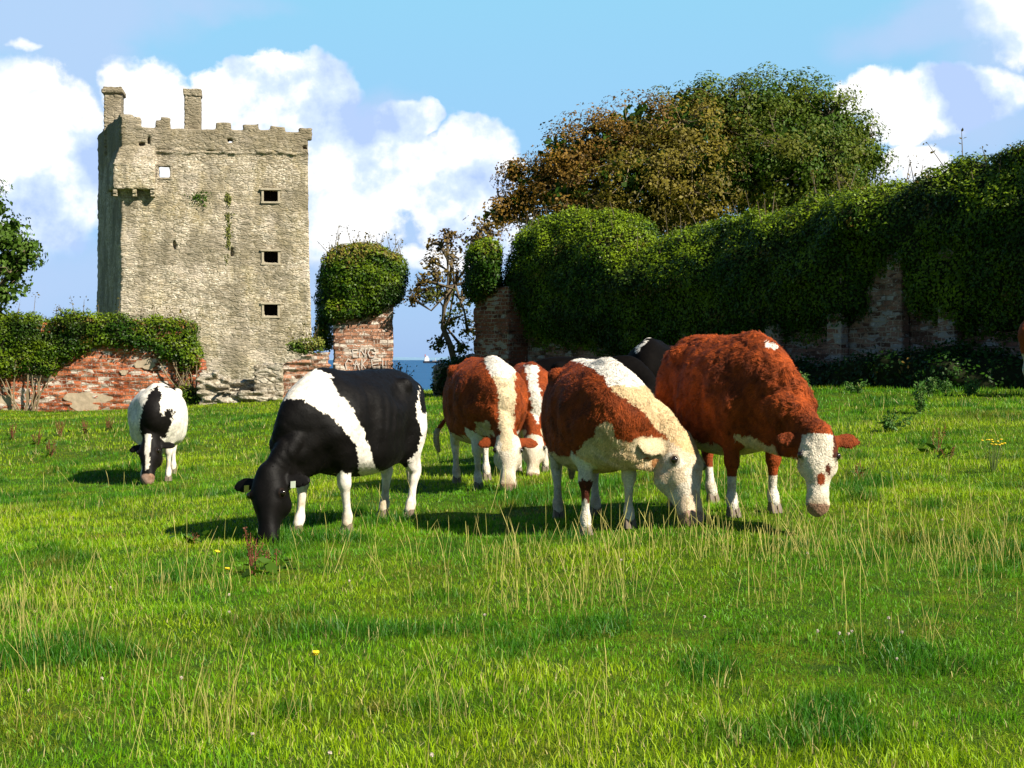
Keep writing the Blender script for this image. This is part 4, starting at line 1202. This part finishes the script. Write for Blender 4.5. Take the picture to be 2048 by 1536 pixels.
wall('end_pier', 'dark brick pier with a small ivy head at the seaward end of the long wall', 'pier', X50(948, 46.6), X50(948, 46.6) + 1.5, 46.6, .8,
     lambda x: 3.3 + 0 * x, .35, M_BRICKD, rz=R(-48), amp=.03, seed=31)
wall('end_wall', 'low dark stone wall stub beside the seaward end pier, with ivy draped over it', 'wall', X50(868, 47.5), X50(955, 47.5), 47.5, .7,
     lambda x: 1.0 + .35 * sstep(0, 1.2, x), .35, M_GREY, amp=.08, seed=33)
# ------------------------------------------------------------------ leaves
def leaf_mesh(name, pts, nrm, size, col, mat, parent=None, droop=.3, aspect=.62, tilt=.55):
    n = len(pts)
    nn = nrmz(nrm + rng.normal(0, tilt, (n, 3)))
    ax = nrmz(np.cross(nn, rng.normal(0, 1, (n, 3))))
    ax = nrmz(ax + np.array((0, 0, -1)) * droop); ax = nrmz(ax - nn * (ax * nn).sum(1)[:, None])
    sd = np.cross(nn, ax)
    L = (size * rng.uniform(.5, 1.25, n) * np.where(rng.random(n) < .12, 1.4, 1))[:, None]
    W = L * aspect * .5
    b = pts - ax * L * .5
    v = np.stack([b, b + ax * L * .42 + sd * W - nn * L * .06, b + ax * L, b + ax * L * .42 - sd * W - nn * L * .06], 1)
    q = np.arange(n)[:, None] * 4 + np.arange(4)[None]
    c = col * rng.uniform(.72, 1.3, (n, 1))
    return quads(name, v.reshape(-1, 3), q, col=np.repeat(c[:, None], 4, 1).reshape(-1, 3), mat=mat, parent=parent, smooth=False)
IV1 = np.array((.019, .060, .002)); IV2 = np.array((.13, .19, .004)); IV3 = np.array((.007, .028, .002))
BR1 = np.array((.20, .11, .014)); BR2 = np.array((.12, .070, .012)); GR1 = np.array((.046, .098, .007)); GR2 = np.array((.13, .165, .010))
M_BARK = plain('bark', (.13, .10, .065), .9, .4, 9, .15, .02)
M_TWIG = plain('pale_twigs', (.22, .17, .10), .85, .3, 12, .15)
M_CORE = plain('foliage_light_block', (.020, .024, .010), .95, .4, 4, .05)
def px_nodes(lst, depth, yc=None):
    """(px, ytop, ybottom, Y) along a mass of foliage"""
    out = []
    for (px, a, b, Y) in lst:
        p, q_ = P(px, a, Y), P(px, b, Y)
        out.append((p[0], Y, (p[2] + q_[2]) / 2, depth, (p[2] - q_[2]) / 2))
    return out
def ivy(name, label, cat, chains, base, leaf=.082, dens=680, h=.14, side=(0, 1, 0), p=2.6, c=(IV1, IV2, IV3), group=None, tilt=.55, rough=.16, shoots=0, topcol=None, cull=0.0, boxes=None):
    root = empty(name, base); tag(root, label, cat, group)
    if boxes:
        bb = [(np.minimum(P(a, t_, Y), P(a, b_, Y)), np.maximum(P(b, t_, Y), P(b, b_, Y)), dp, r_) for (a, b, t_, b_, Y, dp, r_) in boxes]
        bb = [((lo[0], lo[1] - dp, lo[2]), (hi[0], hi[1] + dp, hi[2]), r_) for lo, hi, dp, r_ in bb]
        f = Field(np.min([q_[0] for q_ in bb], 0) - .5, np.max([q_[1] for q_ in bb], 0) + .5, h)
        for lo, hi, r_ in bb: f.rbox(lo, hi, r_, .18)
    else:
        allp = np.array([n for ch in chains for n in ch]); r = allp[:, 3:5].max(1)[:, None]
        f = Field((allp[:, :3] - r).min(0) - .5, (allp[:, :3] + r).max(0) + .5, h)
        for ch in chains: f.sweep(ch, side, k=.3, sub=3, p=p)
    q = np.stack(np.meshgrid(*f.ax, indexing='ij'), -1).reshape(-1, 3)
    f.F += (rough * vnoise(q * 1.1, 1) + rough * .7 * vnoise(q * 2.6, 2)).reshape(f.F.shape).astype(np.float32)
    V, Q = f.mesh(); V = V.astype(float)
    tri = V[Q]; n = np.cross(tri[:, 2] - tri[:, 0], tri[:, 3] - tri[:, 1]); ar = np.linalg.norm(n, axis=1) / 2; n = nrmz(n)
    N = int(ar.sum() * dens)
    k = rng.choice(len(Q), N, p=ar / ar.sum()); uv = rng.random((N, 2)); t = tri[k]
    pt = t[:, 0] * ((1 - uv[:, :1]) * (1 - uv[:, 1:])) + t[:, 1] * (uv[:, :1] * (1 - uv[:, 1:])) + t[:, 2] * uv[:, :1] * uv[:, 1:] + t[:, 3] * ((1 - uv[:, :1]) * uv[:, 1:])
    nn = n[k]
    if cull:                     # thinner on the far side, which nobody can walk round to see
        ok = ~((nn[:, 1] > .25) & (nn[:, 2] < .5) & (rng.random(N) < cull)); pt, nn = pt[ok], nn[ok]; N = len(pt)
    tuft = np.clip(fbm(pt, 2.2, 3, 51), -1, 1)
    pt = pt + nn * (rng.normal(.0, .05, N) + .12 * tuft)[:, None]
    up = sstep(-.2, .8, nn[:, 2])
    m = np.clip(.16 + .8 * up + .8 * fbm(pt, 1.0, 3, 52) + rng.normal(0, .16, N), 0, 1)[:, None]  # leaves facing up painted lighter, as if sunlit, the rest darker
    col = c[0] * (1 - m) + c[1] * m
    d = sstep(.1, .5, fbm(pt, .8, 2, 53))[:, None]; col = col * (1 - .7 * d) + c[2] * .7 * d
    dead = (sstep(.25, .5, fbm(pt, 1.5, 3, 58)) * (rng.random(N) < .30))[:, None]; col = col * (1 - dead) + np.array((.13, .085, .015)) * dead
    if topcol is not None:
        a, z0, z1 = topcol; kk = (sstep(z0, z1, pt[:, 2] + .5 * fbm(pt, 1.4, 2, 3)) * (rng.random(N) < .7))[:, None]; col = col * (1 - kk) + a * kk
    base = np.array(base)
    nrm = nn + np.array((0, 0, .25))
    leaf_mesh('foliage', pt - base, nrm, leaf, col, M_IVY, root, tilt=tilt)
    core = V - np.repeat(0, 3)
    vn = np.zeros_like(V); fn = np.cross(V[Q[:, 2]] - V[Q[:, 0]], V[Q[:, 3]] - V[Q[:, 1]])
    for j in range(4): np.add.at(vn, Q[:, j], fn)
    quads('stems', V - nrmz(vn) * .10 - base, Q, mat=M_CORE, parent=root)  # dark inner hull added to block light through the leaves, no separate stems
    if shoots:
        top = pt[nn[:, 2] > .6]; s_ = top[rng.integers(0, len(top), shoots)]
        m = MB(); lp = []; 
        for a in s_:
            L = rng.uniform(.2, .7); d = nrmz(np.array((rng.normal(0, .35), rng.normal(0, .3), 1.0)))
            m.tube([a - base, a - base + d * L * .5, a - base + d * L], [.012, .009, .005], k=4, cap=False)
            for j in range(9): lp.append(a + d * L * rng.uniform(.3, 1.05) + rng.normal(0, .07, 3))
        lp = np.array(lp)
        m.build('sprays', M_BARK, root)
        leaf_mesh('leaves', lp - base, rng.normal(0, 1, (len(lp), 3)), leaf * .9, np.tile((c[0] + BR1) / 2, (len(lp), 1)), M_LEAF, root)
    return root
B = lambda px, py, Y: tuple(P(px, py, Y))
ivl = ivy('ivy', 'broad hedge-like cap of glossy ivy along the top of the red brick wall', 'ivy',
    None, B(180, 700, 50.4), dens=800, shoots=30, boxes=[(a, b, t_, b_, 50.42, .48, .28) for a, b, t_, b_ in
    ((-110, 20, 632, 752), (0, 66, 636, 748), (50, 125, 630, 742), (100, 158, 628, 724), (140, 200, 632, 706), (185, 270, 634, 696), (225, 330, 628, 700), (318, 372, 636, 716), (352, 400, 640, 742))])
# bare climbing stems on the red wall
for (px, wd_) in ((45, 60), (390, 40)):
    for k in range(9):
        x = px + rng.uniform(-.5, .5) * wd_; m = MB(); pts = []; xx = x
        dirx = rng.normal(0, 9) + (-14 if px > 300 else 0)
        for i in range(7):
            pts.append(Vector(P(xx, 822 - i * 18, 50.05)) - Vector(B(180, 700, 50.4))); xx += dirx * .5 + rng.normal(0, 4)
        m.tube(pts, [.030, .028, .024, .022, .02, .018, .016], k=5); m.build('stem', M_TWIG, ivl)
ivy('ivy', 'great rounded ivy crown hanging on the pale brick pier beside the tower', 'ivy',
    None, B(720, 560, 50.4), boxes=[(648, 730, 503, 644, 50.4, .82, .45), (672, 778, 493, 630, 50.4, .86, .5), (730, 812, 508, 603, 50.4, .8, .45), (672, 800, 500, 612, 50.4, .86, .4), (636, 664, 545, 700, 50.9, .55, .2)], dens=900, shoots=26, p=2.8, topcol=(np.array((.20, .16, .03)), 4.7, 5.1))
ivy('bush', 'small round olive bush growing on the low brick wall', 'bush',
    [px_nodes([(585, 676, 712, 49.1), (605, 672, 714, 49.1), (628, 676, 712, 49.1)], .4)], B(605, 712, 50.3), leaf=.08, dens=700, h=.1, c=(GR1 * 1.2, np.array((.20, .21, .04)), GR1), shoots=10)
ivy('ivy', 'small ivy head on the dark pier at the seaward end of the long wall', 'ivy',
    None, B(965, 600, 46.4), dens=800, boxes=[(930, 1000, 489, 600, 46.7, .75, .3), (950, 1004, 486, 588, 46.4, .8, .3)])
ivy('ivy', 'tangle of dark ivy over the low stone wall stub at the gap to the sea', 'ivy',
    None, B(900, 770, 47.8), boxes=[(874, 915, 724, 790, 47.8, .55, .3), (900, 960, 714, 790, 47.8, .55, .3)], dens=700, c=(IV3, IV1, IV3))
# ivy of the long wall
tops = [(1058, 436), (1090, 430), (1150, 432), (1210, 455), (1255, 478), (1320, 466), (1400, 446), (1500, 420), (1600, 400), (1700, 388), (1760, 378), (1850, 338), (1950, 305), (2048, 292), (2150, 285), (2300, 280)]
bots = [(1058, 690), (1120, 715), (1250, 725), (1400, 728), (1560, 722), (1640, 715), (1678, 650), (1697, 560), (1720, 512), (1745, 505), (1775, 548), (1800, 586), (1850, 592), (1885, 605), (1905, 680), (2000, 690), (2100, 690), (2300, 690)]
pxs = sorted(set([t_[0] for t_ in tops] + [b_[0] for b_ in bots]))
ch = []
for px in pxs:
    yt = np.interp(px, *zip(*tops)); yb = np.interp(px, *zip(*bots)); q_ = wpt(px) + wn_ * (.45 + .4 * (px < 1780))
    z1, z0 = EYE + (718 - yt) * q_[1] / FPX, EYE + (718 - yb) * q_[1] / FPX
    ch.append((q_[0], q_[1], (z0 + z1) / 2, 1.0 + .45 * (px < 1780), (z1 - z0) / 2))
ivy('ivy', 'massive shaded ivy blanket draped over the long wall on the right', 'ivy', [ch], (*WB, 1.0), leaf=.072, dens=900, cull=.65, side=(wn_[0], wn_[1], 0), p=2.15, shoots=90, rough=.2, h=.16, c=(IV1, IV2 * 1.25, IV3))
# rough growth at the foot of the long wall
for k, (px, yt, w_) in enumerate(((1650, 715, 46), (1740, 722, 50), (1850, 712, 55), (1960, 700, 60), (2060, 705, 60), (1560, 718, 40))):
    q_ = wpt(px) - wn_ * 1.0
    z1 = EYE + (718 - yt) * q_[1] / FPX
    ivy('bramble_bush', ('dark bramble bush against the long wall, under the left of the bare brick bays', 'dark bramble bush below the tall bare brick bay', 'dark bramble bush below the low wide bare brick bay',
        'dark bramble bush right of the bare brick bays', 'dark bramble bush against the wall at the right edge', 'dark bramble bush behind the back of the curly red cow')[k], 'bush',
        [[(q_[0] - .8, q_[1] + .5, .9, .5, z1 - .95), (q_[0], q_[1], .95, .6, z1 - .9), (q_[0] + .8, q_[1] - .5, .9, .5, z1 - .95)]], (q_[0], q_[1], .9), dens=260, h=.16, group='brambles along the long wall', c=(IV3, IV1, IV3))
ivy('bush', 'low dark thorn bush by the right foot of the scrawled brick pier', 'bush', [px_nodes([(797, 752, 790, 49.5), (806, 760, 795, 49.5)], .35)], B(810, 790, 49.5), leaf=.08, dens=420, h=.1, c=(IV3, GR1, IV3), shoots=14)
ivy('bush', 'rough green growth at the wall corner behind the lone white cow', 'bush', [px_nodes([(365, 775, 815, 49.4), (390, 778, 815, 49.4), (415, 786, 812, 49.4)], .3)], B(390, 812, 49.4), leaf=.08, dens=420, h=.1, c=(GR1, GR2, IV3), shoots=8)
for (px, py, r_, n_, lab) in ((397, 396, .28, 240, 'small tuft of green leaves growing from the tower wall below the corner window'), (1e9, 0, 0, 0, '')):
    if px > 9999: continue
    c_ = np.array(P(px, py, 93.68)); pt = rng.normal(0, 1, (n_, 3)) * (r_, .08, r_ * .7)
    o = empty('wall_plant', c_); leaf_mesh('leaves', pt, np.tile((0, -1, .4), (n_, 1)).astype(float), .12, np.tile(GR1, (n_, 1)), M_LEAF, o); tag(o, lab, 'plant')
n_ = 700; tz = rng.choice([395, 400, 430, 436, 445, 462, 470, 480, 488, 400, 520], n_) + rng.normal(0, 6, n_)
pt = np.array([P(456 + rng.normal(0, 3) - (5 if z_ > 515 else 0), z_, 93.96 + rng.normal(0, .04)) for z_ in tz]); c_ = P(456, 500, 93.96)
o = empty('wall_plant', c_); leaf_mesh('leaves', pt - c_, np.tile((0, -1, .4), (n_, 1)).astype(float), .13, np.tile(np.array((.16, .17, .04)), (n_, 1)), M_LEAF, o)
tag(o, 'thin vertical streak of weeds growing down the middle of the tower front', 'plant')

# ------------------------------------------------------------------ trees
def tree(name, label, trunk, blobs, cols, leaf=.115, tufts=1.1, per=52, tr=.45, group=None, droop=.5, open_=0.0, twig=.016, barkm=None, trad=.42, inner=True):
    """trunk: list of points; blobs: (px, py, Y, rx px, ry px)"""
    base = np.array(trunk[0]); root = empty(name, base); tag(root, label, 'tree', group)
    m = MB(); n = len(trunk)
    m.tube([np.array(p) - base for p in trunk], [tr * (1 - .5 * i / (n - 1)) for i in range(n)], k=9)
    m.build('trunk', barkm or M_BARK, root, smooth=True)
    br = MB(); big = []; LP = []; LN = []; LC = []; fork = np.array(trunk[-1]); mid = np.array(trunk[max(0, n - 2)])
    for (px, py, Y, rx, ry, ci) in blobs:
        c = P(px, py, Y); sx, sz = rx * Y / FPX, ry * Y / FPX; sy = (sx + sz) / 2
        st = fork if rng.random() < .6 else mid
        j = (st + c) / 2 + rng.normal(0, .25, 3); j[2] -= .15 * np.linalg.norm(c - st)
        br.tube([st - base, j - base, c - base], [tr * .38, tr * .24, .06], k=6)
        area = 4 * np.pi * ((sx * sy) ** 1.6 / 3 + (sx * sz) ** 1.6 / 3 + (sy * sz) ** 1.6 / 3) ** (1 / 1.6)
        nt = max(8, int(area * tufts))
        d = nrmz(rng.normal(0, 1, (nt, 3))); rr = rng.uniform(.78, 1.08, nt) * (1 + .10 * fbm(d + c, 1.7, 2, 9))
        rr = np.where(rng.random(nt) < .25, rng.uniform(.3, .8, nt), rr)
        tc_ = c + d * rr[:, None] * (sx, sy, sz)
        # a few limbs inside each lobe, then twigs to tufts
        nl = max(3, nt // 9); li = rng.choice(nt, nl, replace=False); lp = c + (tc_[li] - c) * .55 + rng.normal(0, .12, (nl, 3))
        for q_ in lp: br.tube([c - base, (c + q_) / 2 - base + rng.normal(0, .08, 3), q_ - base], [.055, .04, .028], k=5, cap=False)
        for q_ in tc_:
            a = lp[np.argmin(np.linalg.norm(lp - q_, axis=1))]; w_ = (a + q_) / 2 + rng.normal(0, .10, 3)
            br.tube([a - base, w_ - base, q_ - base], [twig * 1.4, twig, twig * .5], k=4, cap=False)
        cc = cols[ci]
        nper = rng.integers(int(per * .5), int(per * 1.4), nt)
        for q_, dd, k in zip(tc_, d, nper):
            if open_ and rng.random() < open_: continue
            r_ = rng.normal(0, 1, (k, 3)); r_ = r_ / np.maximum(np.linalg.norm(r_, axis=1, keepdims=True), 1) * trad * (1, 1, .75)
            p_ = q_ + r_
            LP.append(p_); LN.append(np.tile(dd + (0, 0, .35), (k, 1)) + nrmz(r_) * .6)
            mm = np.clip(.5 + .9 * fbm(q_[None], .9, 2, 7)[0] + rng.normal(0, .22), 0, 1)
            LC.append(np.tile(cc[0] * (1 - mm) + cc[1] * mm, (k, 1)))
        # big shaded leaves deep inside each lobe
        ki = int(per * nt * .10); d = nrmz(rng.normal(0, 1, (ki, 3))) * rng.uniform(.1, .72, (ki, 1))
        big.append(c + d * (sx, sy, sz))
    LP, LN, LC = np.concatenate(LP), np.concatenate(LN), np.concatenate(LC)
    br.build('branches', barkm or M_BARK, root, smooth=True)
    if inner:
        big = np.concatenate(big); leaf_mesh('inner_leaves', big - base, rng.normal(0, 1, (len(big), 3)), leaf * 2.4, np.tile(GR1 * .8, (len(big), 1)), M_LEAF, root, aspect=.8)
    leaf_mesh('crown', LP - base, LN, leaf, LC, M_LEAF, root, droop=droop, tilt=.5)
    return root
CB = (BR2 * 1.05, BR1 * 1.15); CG = (GR1, GR2 * .95); CM = (GR1 * 1.1, np.array((.115, .125, .012))); CO = (np.array((.095, .080, .010)), np.array((.19, .15, .016)))
Yt = 57
tree('broad_tree', 'large green tree behind the long wall, its dense crown the tallest at the right', [B(1540, 700, Yt + 1), B(1545, 560, Yt + 1), B(1550, 450, Yt + 1)],
     [(1470, 245, Yt, 125, 92, 1), (1560, 225, Yt + 1, 120, 78, 0), (1640, 240, Yt, 85, 80, 0), (1700, 290, Yt, 62, 75, 0), (1585, 320, Yt - 2, 150, 95, 1), (1660, 360, Yt - 1, 95, 70, 0), (1745, 320, Yt, 38, 42, 0), (1720, 375, Yt, 45, 45, 0), (1500, 360, Yt - 1, 130, 90, 1), (1600, 420, Yt - 2, 110, 50, 0), (1390, 215, Yt + 1, 75, 55, 0)],
     (CG, CM), tufts=2.3, per=84, group='trees behind the long wall')
tree('broad_tree', 'large brown-leaved tree behind the long wall, left of the green crown', [B(1255, 700, Yt), B(1250, 560, Yt), B(1240, 470, Yt)],
     [(1370, 270, Yt - 1, 105, 90, 1), (1280, 265, Yt, 105, 80, 0), (1200, 300, Yt, 95, 80, 0), (1130, 320, Yt, 78, 75, 0), (1085, 370, Yt, 72, 60, 0), (1160, 400, Yt - 1, 110, 60, 0), (1290, 360, Yt - 2, 130, 90, 1), (1400, 370, Yt - 2, 120, 95, 1), (1040, 405, Yt, 45, 38, 0), (1030, 345, Yt, 28, 32, 0), (1240, 430, Yt - 2, 130, 42, 1), (1350, 435, Yt - 2, 110, 42, 1), (1000, 430, Yt, 50, 28, 0)],
     (CB, CO), tufts=2.3, per=78, group='trees behind the long wall', twig=.02, barkm=M_TWIG)
tree('crooked_tree', 'thin crooked sycamore by the gap to the sea, left of the end pier', [B(912, 735, 49.5), B(900, 690, 49.5), B(886, 655, 49.5), B(888, 615, 49.5), B(910, 570, 49.5)],
     [(880, 488, 49.5, 22, 14, 0), (862, 520, 49.5, 14, 10, 0), (905, 512, 49.5, 34, 20, 0), (872, 548, 49.5, 22, 16, 0), (915, 548, 49.6, 30, 24, 0), (838, 582, 49.5, 15, 11, 0), (824, 596, 49.5, 14, 8, 0), (856, 592, 49.5, 18, 12, 1), (880, 590, 49.5, 16, 14, 1), (925, 600, 49.6, 26, 26, 1), (900, 640, 49.7, 16, 14, 1),
      (935, 660, 49.6, 20, 28, 1), (945, 478, 49.8, 36, 20, 0), (965, 455, 50, 34, 18, 0), (985, 470, 50, 26, 20, 0), (876, 690, 49.5, 9, 8, 1), (925, 695, 49.6, 16, 14, 1), (848, 560, 49.5, 8, 6, 0), (895, 470, 49.5, 8, 8, 0)],
     ((BR2, np.array((.16, .115, .02))), (GR1 * .8, np.array((.09, .085, .012)))), leaf=.12, tufts=4.2, per=20, tr=.11, open_=.16, inner=False, trad=.26, twig=.012)
tree('ash_tree', 'green ash tree reaching in at the left edge of the picture above the brick wall', [B(-110, 800, 52), B(-105, 640, 52), B(-90, 520, 52)],
     [(-20, 410, 52, 40, 40, 0), (15, 470, 52, 52, 48, 0), (28, 535, 52, 44, 48, 0), (0, 590, 52, 46, 34, 0), (-70, 480, 52, 70, 90, 0), (-60, 390, 52, 60, 60, 0), (-10, 632, 52, 36, 22, 0), (50, 500, 52, 28, 30, 0)],
     ((GR1 * .9, np.array((.09, .16, .02))), ), leaf=.15, tufts=2.6, per=40, droop=1.2, trad=.36)

# ------------------------------------------------------------------ weeds and flowers of the pasture
def on_ground(px, py):
    lo, hi = 4.0, 60.0
    for _ in range(50):
        mid = (lo + hi) / 2; p = P(px, py, mid)
        if p[2] > gz(p[0], p[1]): lo = mid
        else: hi = mid
    p = P(px, py, (lo + hi) / 2); return np.array((p[0], p[1], gz(p[0], p[1])))
M_DOCK = plain('dock_seed', (.17, .055, .03), .85, .4, 40)
M_PETAL = plain('yellow_petal', (.85, .60, .02), .6, .15, 30)
M_WHITEP = plain('clover_petal', (.55, .46, .38), .7, .15, 60)
M_GSTEM = plain('green_stem', (.12, .17, .04), .7, .2, 20)
def dock(px, py, h, n, lab, group='dock plants in the pasture'):
    g = on_ground(px, py); root = empty('dock_plant', g); tag(root, lab, 'weed', group)
    k = h
    m = MB(); S = []
    for i in range(n):
        a = rng.uniform(0, 6.28); l = rng.uniform(.05, .4) * k; hh = k * rng.uniform(.55, 1)
        top = np.array((math.cos(a) * l, math.sin(a) * l, hh)); b0 = np.array((math.cos(a), math.sin(a), 0)) * .02
        m.tube([b0, (b0 + top) / 2 + rng.normal(0, .01, 3), top], [.005, .004, .003], k=4)
        kk = int(70 * hh / .4); t_ = rng.uniform(.35, 1.0, kk)[:, None]
        S.append(b0 + (top - b0) * t_ + rng.normal(0, .012, (kk, 3)))
    m.build('stalks', M_DOCK, root); S = np.concatenate(S)
    leaf_mesh('sprays', S, rng.normal(0, 1, (len(S), 3)), .016, np.tile(np.array((.20, .07, .035)), (len(S), 1)), M_LEAF, root)
    nl = 12; b = rng.normal(0, .09, (nl, 3)) * (1, 1, .4) + (0, 0, .06)
    leaf_mesh('leaves', b, np.tile((0, 0, 1.), (nl, 1)), .13, np.tile(GR1 * 1.1, (nl, 1)), M_LEAF, root, droop=-.2, aspect=.4)
dock(505, 1150, .34, 5, 'dark red dock stalks in front of the muzzle of the belted cow')
dock(548, 1140, .22, 3, 'small reddish dock just right of the tallest dark dock stalks')
dock(385, 1090, .12, 2, 'single short brown seed head on the grass left of the belted cow')
dock(1872, 905, .38, 3, 'tall lone rust coloured dock spike on the slope at the right')
dock(1895, 920, .22, 3, 'short rusty dock spike beside the tall lone one at the right')
dock(1720, 960, .18, 3, 'small brown dock right of the face of the curly red-brown cow')
for i, (px, py) in enumerate(((25, 880), (75, 890), (120, 872), (170, 868), (215, 862), (100, 915))):
    dock(px, py, .35, 9, ('brown dock clump at the left edge of the picture', 'brown dock clump second from the left edge', 'brown dock clump third from the left edge',
         'brown dock clump fourth from the left edge', 'brown dock clump nearest to the lone white cow', 'brown dock clump lowest on the slope at the left')[i])
def thistle(px, py, h, lab, spread=.22):
    g = on_ground(px, py); root = empty('thistle', g); tag(root, lab, 'weed', 'thistles on the right slope')
    m = MB(); S = []; N = []
    for i in range(6):
        a = rng.uniform(0, 6.28); l = rng.uniform(.1, 1) * spread; top = np.array((math.cos(a) * l, math.sin(a) * l, h * rng.uniform(.6, 1)))
        m.tube([(0, 0, 0), top * .5 + (0, 0, .02), top], [.009, .007, .004], k=5)
        t_ = rng.uniform(.1, 1, 60)[:, None]; S.append(top * t_ + rng.normal(0, .035, (60, 3)))
    m.build('stems', M_GSTEM, root); S = np.concatenate(S)
    leaf_mesh('leaves', S, rng.normal(0, 1, (len(S), 3)) + (0, 0, .5), .07, np.tile(np.array((.07, .16, .03)), (len(S), 1)), M_LEAF, root, aspect=.35)
    m = MB()
    for s_ in S[::40]: m.tube([s_, s_ + (0, 0, .03)], [.012, .008], k=6)
    m.build('blossoms', M_GSTEM, root)
thistle(1842, 828, .50, 'tall green thistle standing alone on the right slope', .2)
thistle(1862, 792, .32, 'thistle on the crest just above the tall lone thistle')
thistle(1938, 792, .28, 'thistle on the crest at the right end of a dark shadow streak')
thistle(1608, 790, .42, 'pale topped thistle on the crest right beside the curly red-brown cow', .1)
thistle(1715, 786, .2, 'low thistle on the crest right of the curly red-brown cow', .3)
thistle(1885, 786, .22, 'small thistle on the crest between the other two crest thistles')
thistle(1780, 862, .2, 'low dark thistle left of the tall lone thistle', .3)
def flower(kind, px, py, h, lab, n=1, spread=.02):
    g = on_ground(px, py); root = empty(kind, g)
    tag(root, lab, 'flower', {'clover_flower': 'white clover flowers in the pasture', 'ragwort': 'yellow ragwort in the pasture', 'hawkbit': 'yellow hawkbit in the pasture'}[kind])
    st = MB(); hd_ = MB()
    for i in range(n):
        top = np.array((rng.normal(0, spread), rng.normal(0, spread), h * rng.uniform(.85, 1.05)))
        st.tube([(top[0] * .2, top[1] * .2, 0), top * (.7, .7, .6), top], [.003, .0025, .002] if kind != 'ragwort' else [.004, .003, .002], k=4)
        if kind == 'clover_flower':
            for j in range(26):
                d = nrmz(rng.normal(0, 1, 3) + (0, 0, .5)); hd_.tube([top + d * .002, top + d * .009], [.0024, .0015], k=4)
        else:
            for j in range(10):
                a = 2 * math.pi * j / 10; e = np.array((math.cos(a), math.sin(a), .25)) * (.016 if kind == 'hawkbit' else .012)
                hd_.tube([top, top + e], [.006, .0045], k=4)
    st.build('stem', M_GSTEM, root); hd_.build('blossoms', M_PETAL if kind != 'clover_flower' else M_WHITEP, root)
flower('ragwort', 1985, 945, .30, 'yellow ragwort with flat flower heads standing on the right slope', 15, .07)
flower('hawkbit', 628, 1345, .10, 'bright yellow flower alone in the lower left foreground', 3, .008)
flower('hawkbit', 437, 1120, .07, 'small yellow flower left of the dark dock stalks, nearest the shadow', 2, .02)
flower('hawkbit', 460, 1156, .07, 'small yellow flower just below and right of the other by the dock stalks', 2, .02)
CLV = [(228, 1178), (430, 1182), (460, 1194), (503, 1248), (466, 1226), (540, 1236), (208, 1362), (272, 1366), (360, 1362), (432, 1340), (62, 1386), (514, 1524), (508, 1476), (645, 1496), (658, 1518), (918, 1492), (870, 1520), (890, 1516),
       (1240, 1122), (1270, 1138), (1625, 1108), (1402, 1242), (1672, 1272), (1695, 1270), (1712, 1268), (1630, 1270), (1780, 1242), (1755, 1236), (1800, 1272), (1860, 1294), (1776, 1322), (1943, 1346), (1885, 1040), (1130, 1432), (705, 1164), (755, 1210), (972, 1234), (1260, 1430)]
for px, py in sorted(set(CLV[::2] + CLV[20:27])):
    flower('clover_flower', px, py + 12, .05, 'small white clover flower in the short grass of the foreground pasture')
